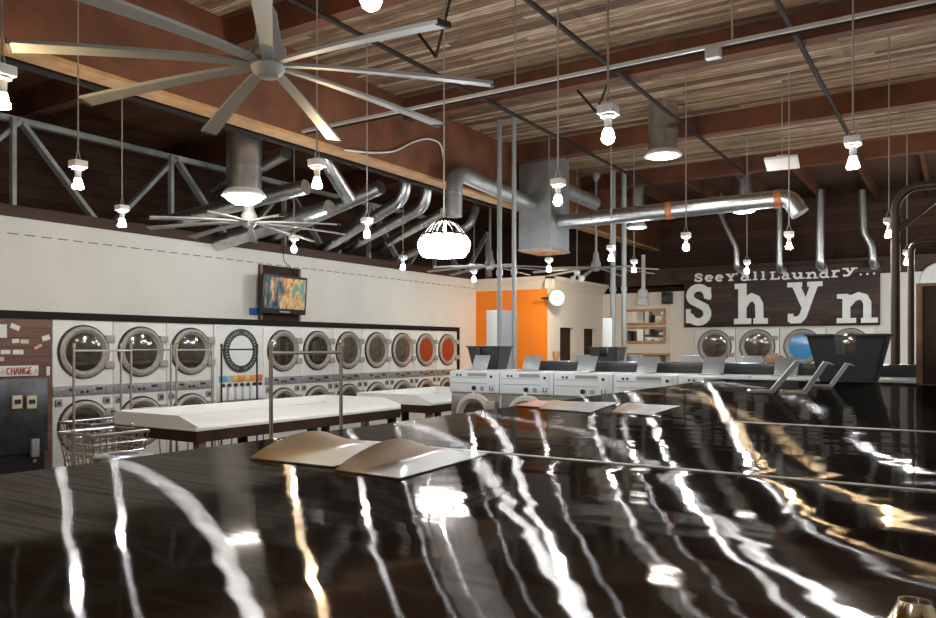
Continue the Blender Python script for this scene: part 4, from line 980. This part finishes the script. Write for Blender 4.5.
# mirrors, speaker, alarm, pipe on the left of the sign
def framed(u0, u1, v0, v1, label):
    a = at(u0, v1, Y=BY - .05); b = at(u1, v0, Y=BY - .05); t = thing('framed_mirror', label, 'mirror', ((a.x + b.x) / 2, BY - .03, a.z), 0, 'framed mirrors on the rear wall')
    bm = NEW(); e = .06
    for q in ((a.x - e, b.x + e, b.z, b.z + e), (a.x - e, b.x + e, a.z - e, a.z), (a.x - e, a.x, a.z, b.z), (b.x, b.x + e, a.z, b.z)): box(bm, q[0], q[1], BY - .05, BY, q[2], q[3], .004)
    obj('frame', bm, 'tan_wood', t, world=True)
    bm = NEW(); box(bm, a.x, b.x, BY - .025, BY - .015, a.z, b.z); g = obj('mirror_glass', bm, 'mirror', t, world=True)
    bm = NEW(); box(bm, a.x + (b.x - a.x) * .5 - .012, a.x + (b.x - a.x) * .5 + .012, BY - .035, BY - .025, a.z, b.z); obj('mullion', bm, 'dark_wood', t, world=True)
framed(625, 663, 311, 323, 'upper wood-framed mirror on the rear wall left of the sign')
framed(625, 663, 329, 341, 'lower wood-framed mirror on the rear wall left of the sign')
a = at(622, 355, Y=BY - .15); b = at(668, 350, Y=BY - .15)
t = thing('wall_shelf', 'tan wooden shelf on the rear wall under the mirrors', 'shelf', ((a.x + b.x) / 2, BY, a.z))
bm = NEW(); box(bm, a.x, b.x, BY - .3, BY, a.z, a.z + .05, .004); obj('shelf_board', bm, 'tan_wood', t, world=True)
for x in (a.x + .1, b.x - .14):
    bm = NEW(); box(bm, x, x + .04, BY - .22, BY, a.z - .2, a.z); obj('bracket', bm, 'mid_wood', t, world=True)
q = at(667, 298, Y=BY - .12); t = thing('wall_speaker', 'small black speaker on the rear wall left of the sign', 'speaker', (q.x, BY - .1, q.z))
bm = NEW(); box(bm, -.11, .11, -.1, .1, -.14, .14, .01); obj('case', bm, 'black', t)
bm = NEW(); lathe(bm, [(.085, 0), (.085, .012), (.05, .0), (0, .006)], (0, -.1, -.02), 'y', 20); obj('cone', bm, 'bin', t)
bm = NEW(); tube(bm, [(.05, .09, -.14), (.05, .09, -q.z + .02)], .02, 8); obj('cable_pipe', bm, 'plaster', t)
q = at(642.5, 296, Y=BY - .12); t = thing('alarm_bell', 'white round alarm unit with a white pipe above the mirrors', 'alarm', (q.x, BY - .1, q.z))
bm = NEW(); lathe(bm, [(.13, -.02), (.13, .02), (.1, .06), (0, .08)], (0, 0, .06), 'y', 24); obj('bell', bm, 'lampwhite', t)
bm = NEW(); box(bm, -.12, .12, -.05, .1, -.22, -.06, .01); obj('unit', bm, 'lampwhite', t)
bm = NEW(); tube(bm, [(0, .04, .1), (0, .04, 1.0)], .05, 12); obj('pipe', bm, 'lampwhite', t)
# sign disc on the side room corner
q = at(557, 298, X=OX + .3)
t = thing('round_wall_sign', 'round white disc sign projecting beside the orange wall', 'sign', (q.x, q.y, q.z), YAW * .6)
bm = NEW(); lathe(bm, [(0, .03), (.15, .03), (.17, .015), (.17, -.015), (.15, -.03), (0, -.03)], (0, 0, 0), 'y', 32); obj('disc', bm, 'lampwhite', t)
bm = NEW(); box(bm, -.34, -.15, -.015, .015, -.02, .02); obj('bracket', bm, 'iron', t)
q = at(555, 356, X=OX + .05); bm = NEW(); lathe(bm, [(.05, -.1), (.08, .1), (.06, .1)], (OX + .085, q.y, q.z), 'z', 16); tag(obj('wall_cup', bm, 'tan_wood'), 'small tan holder on the wall left of the first dark doorway', 'holder')

# tall white cabinets behind the washers
def tall(u0, u1, u2, vtop, Y, label, m='white_lam'):
    a = at(u0, vtop, Y=Y); b = at(u1, vtop, Y=Y); g = (u2 - CX) / F; gx, gy = cy_ * g - sy_, sy_ * g + cy_
    dep = b.x / gx * gy - Y if u2 > u1 else .3
    t = thing('tall_cabinet', label, 'cabinet', ((a.x + b.x) / 2, Y, 0), 0, 'tall pale cabinets')
    bm = NEW(); box(bm, a.x, b.x, Y, Y + dep, 0, a.z, .006); obj('body', bm, 'grey', t, world=True)
    bm = NEW(); box(bm, a.x, b.x, Y - .02, Y, .05, a.z - .005, .005); d = obj('door', bm, m, t, world=True)
    bm = NEW(); box(bm, b.x - .07, b.x - .05, Y - .04, Y - .02, 1.05, 1.25, .003); obj('handle', bm, 'chrome', d, world=True)
tall(487, 499, 517, 310, 11.2, 'tall white cabinet with grey side in front of the orange wall')
tall(603, 612, 616, 318, 13.4, 'tall white cabinet beside the pair of poles left of the mirrors')
# dark cabinet at the right edge
t = thing('dark_cabinet', 'tall dark brown wooden cabinet at the right picture edge beyond the counter', 'cabinet', (.25, 8.2, 0))
x0 = at(916, 300, Y=7.55).x; zt = at(916, 287, Y=7.55).z
bm = NEW(); box(bm, x0 + .03, 1.1, 7.57, 8.3, 0, zt, .005); obj('body', bm, 'dark_wood', t, world=True)
bm = NEW(); box(bm, x0, x0 + .05, 7.55, 7.62, 0, zt + .01, .004); e = obj('corner_post', bm, 'mid_wood', t, world=True); e['label'] = 'lighter brown corner post'
bm = NEW(); box(bm, x0, 1.12, 7.55, 8.3, zt, zt + .03, .004); obj('top_board', bm, 'mid_wood', t, world=True)
q = at(941, 281, Y=BY - .03); bm = NEW(); lathe(bm, [(0, .02), (.36, .02), (.38, 0)], (q.x, BY, q.z), 'y', 40, False); tag(obj('round_plaque', bm, 'lampwhite'), 'large round white plaque on the rear wall above the dark cabinet', 'plaque')

# ------------------------------------------------------------------ light, camera
w = bpy.data.worlds.new('room_air'); S.world = w; w.use_nodes = True
w.node_tree.nodes['Background'].inputs[0].default_value = (.9, .8, .7, 1); w.node_tree.nodes['Background'].inputs[1].default_value = .0
cam = bpy.data.cameras.new('camera'); co = bpy.data.objects.new('camera', cam); C.objects.link(co)
cam.sensor_width = 36; cam.lens = F / 936 * 36; cam.shift_y = (HY - 309) / 936; cam.clip_start = .02
co.location = (0, 0, EYE); co.rotation_euler = (PI / 2, 0, YAW); S.camera = co
S.view_settings.view_transform = 'Standard'; S.view_settings.look = 'None'; S.view_settings.gamma = 1; S.view_settings.use_curve_mapping = False
S.view_settings.exposure = 0.12
S.cycles.max_bounces = 8; S.cycles.diffuse_bounces = 4; S.cycles.glossy_bounces = 4
S.cycles.sample_clamp_indirect = 6; S.cycles.use_denoising = True; S.cycles.caustics_reflective = False; S.cycles.caustics_refractive = False
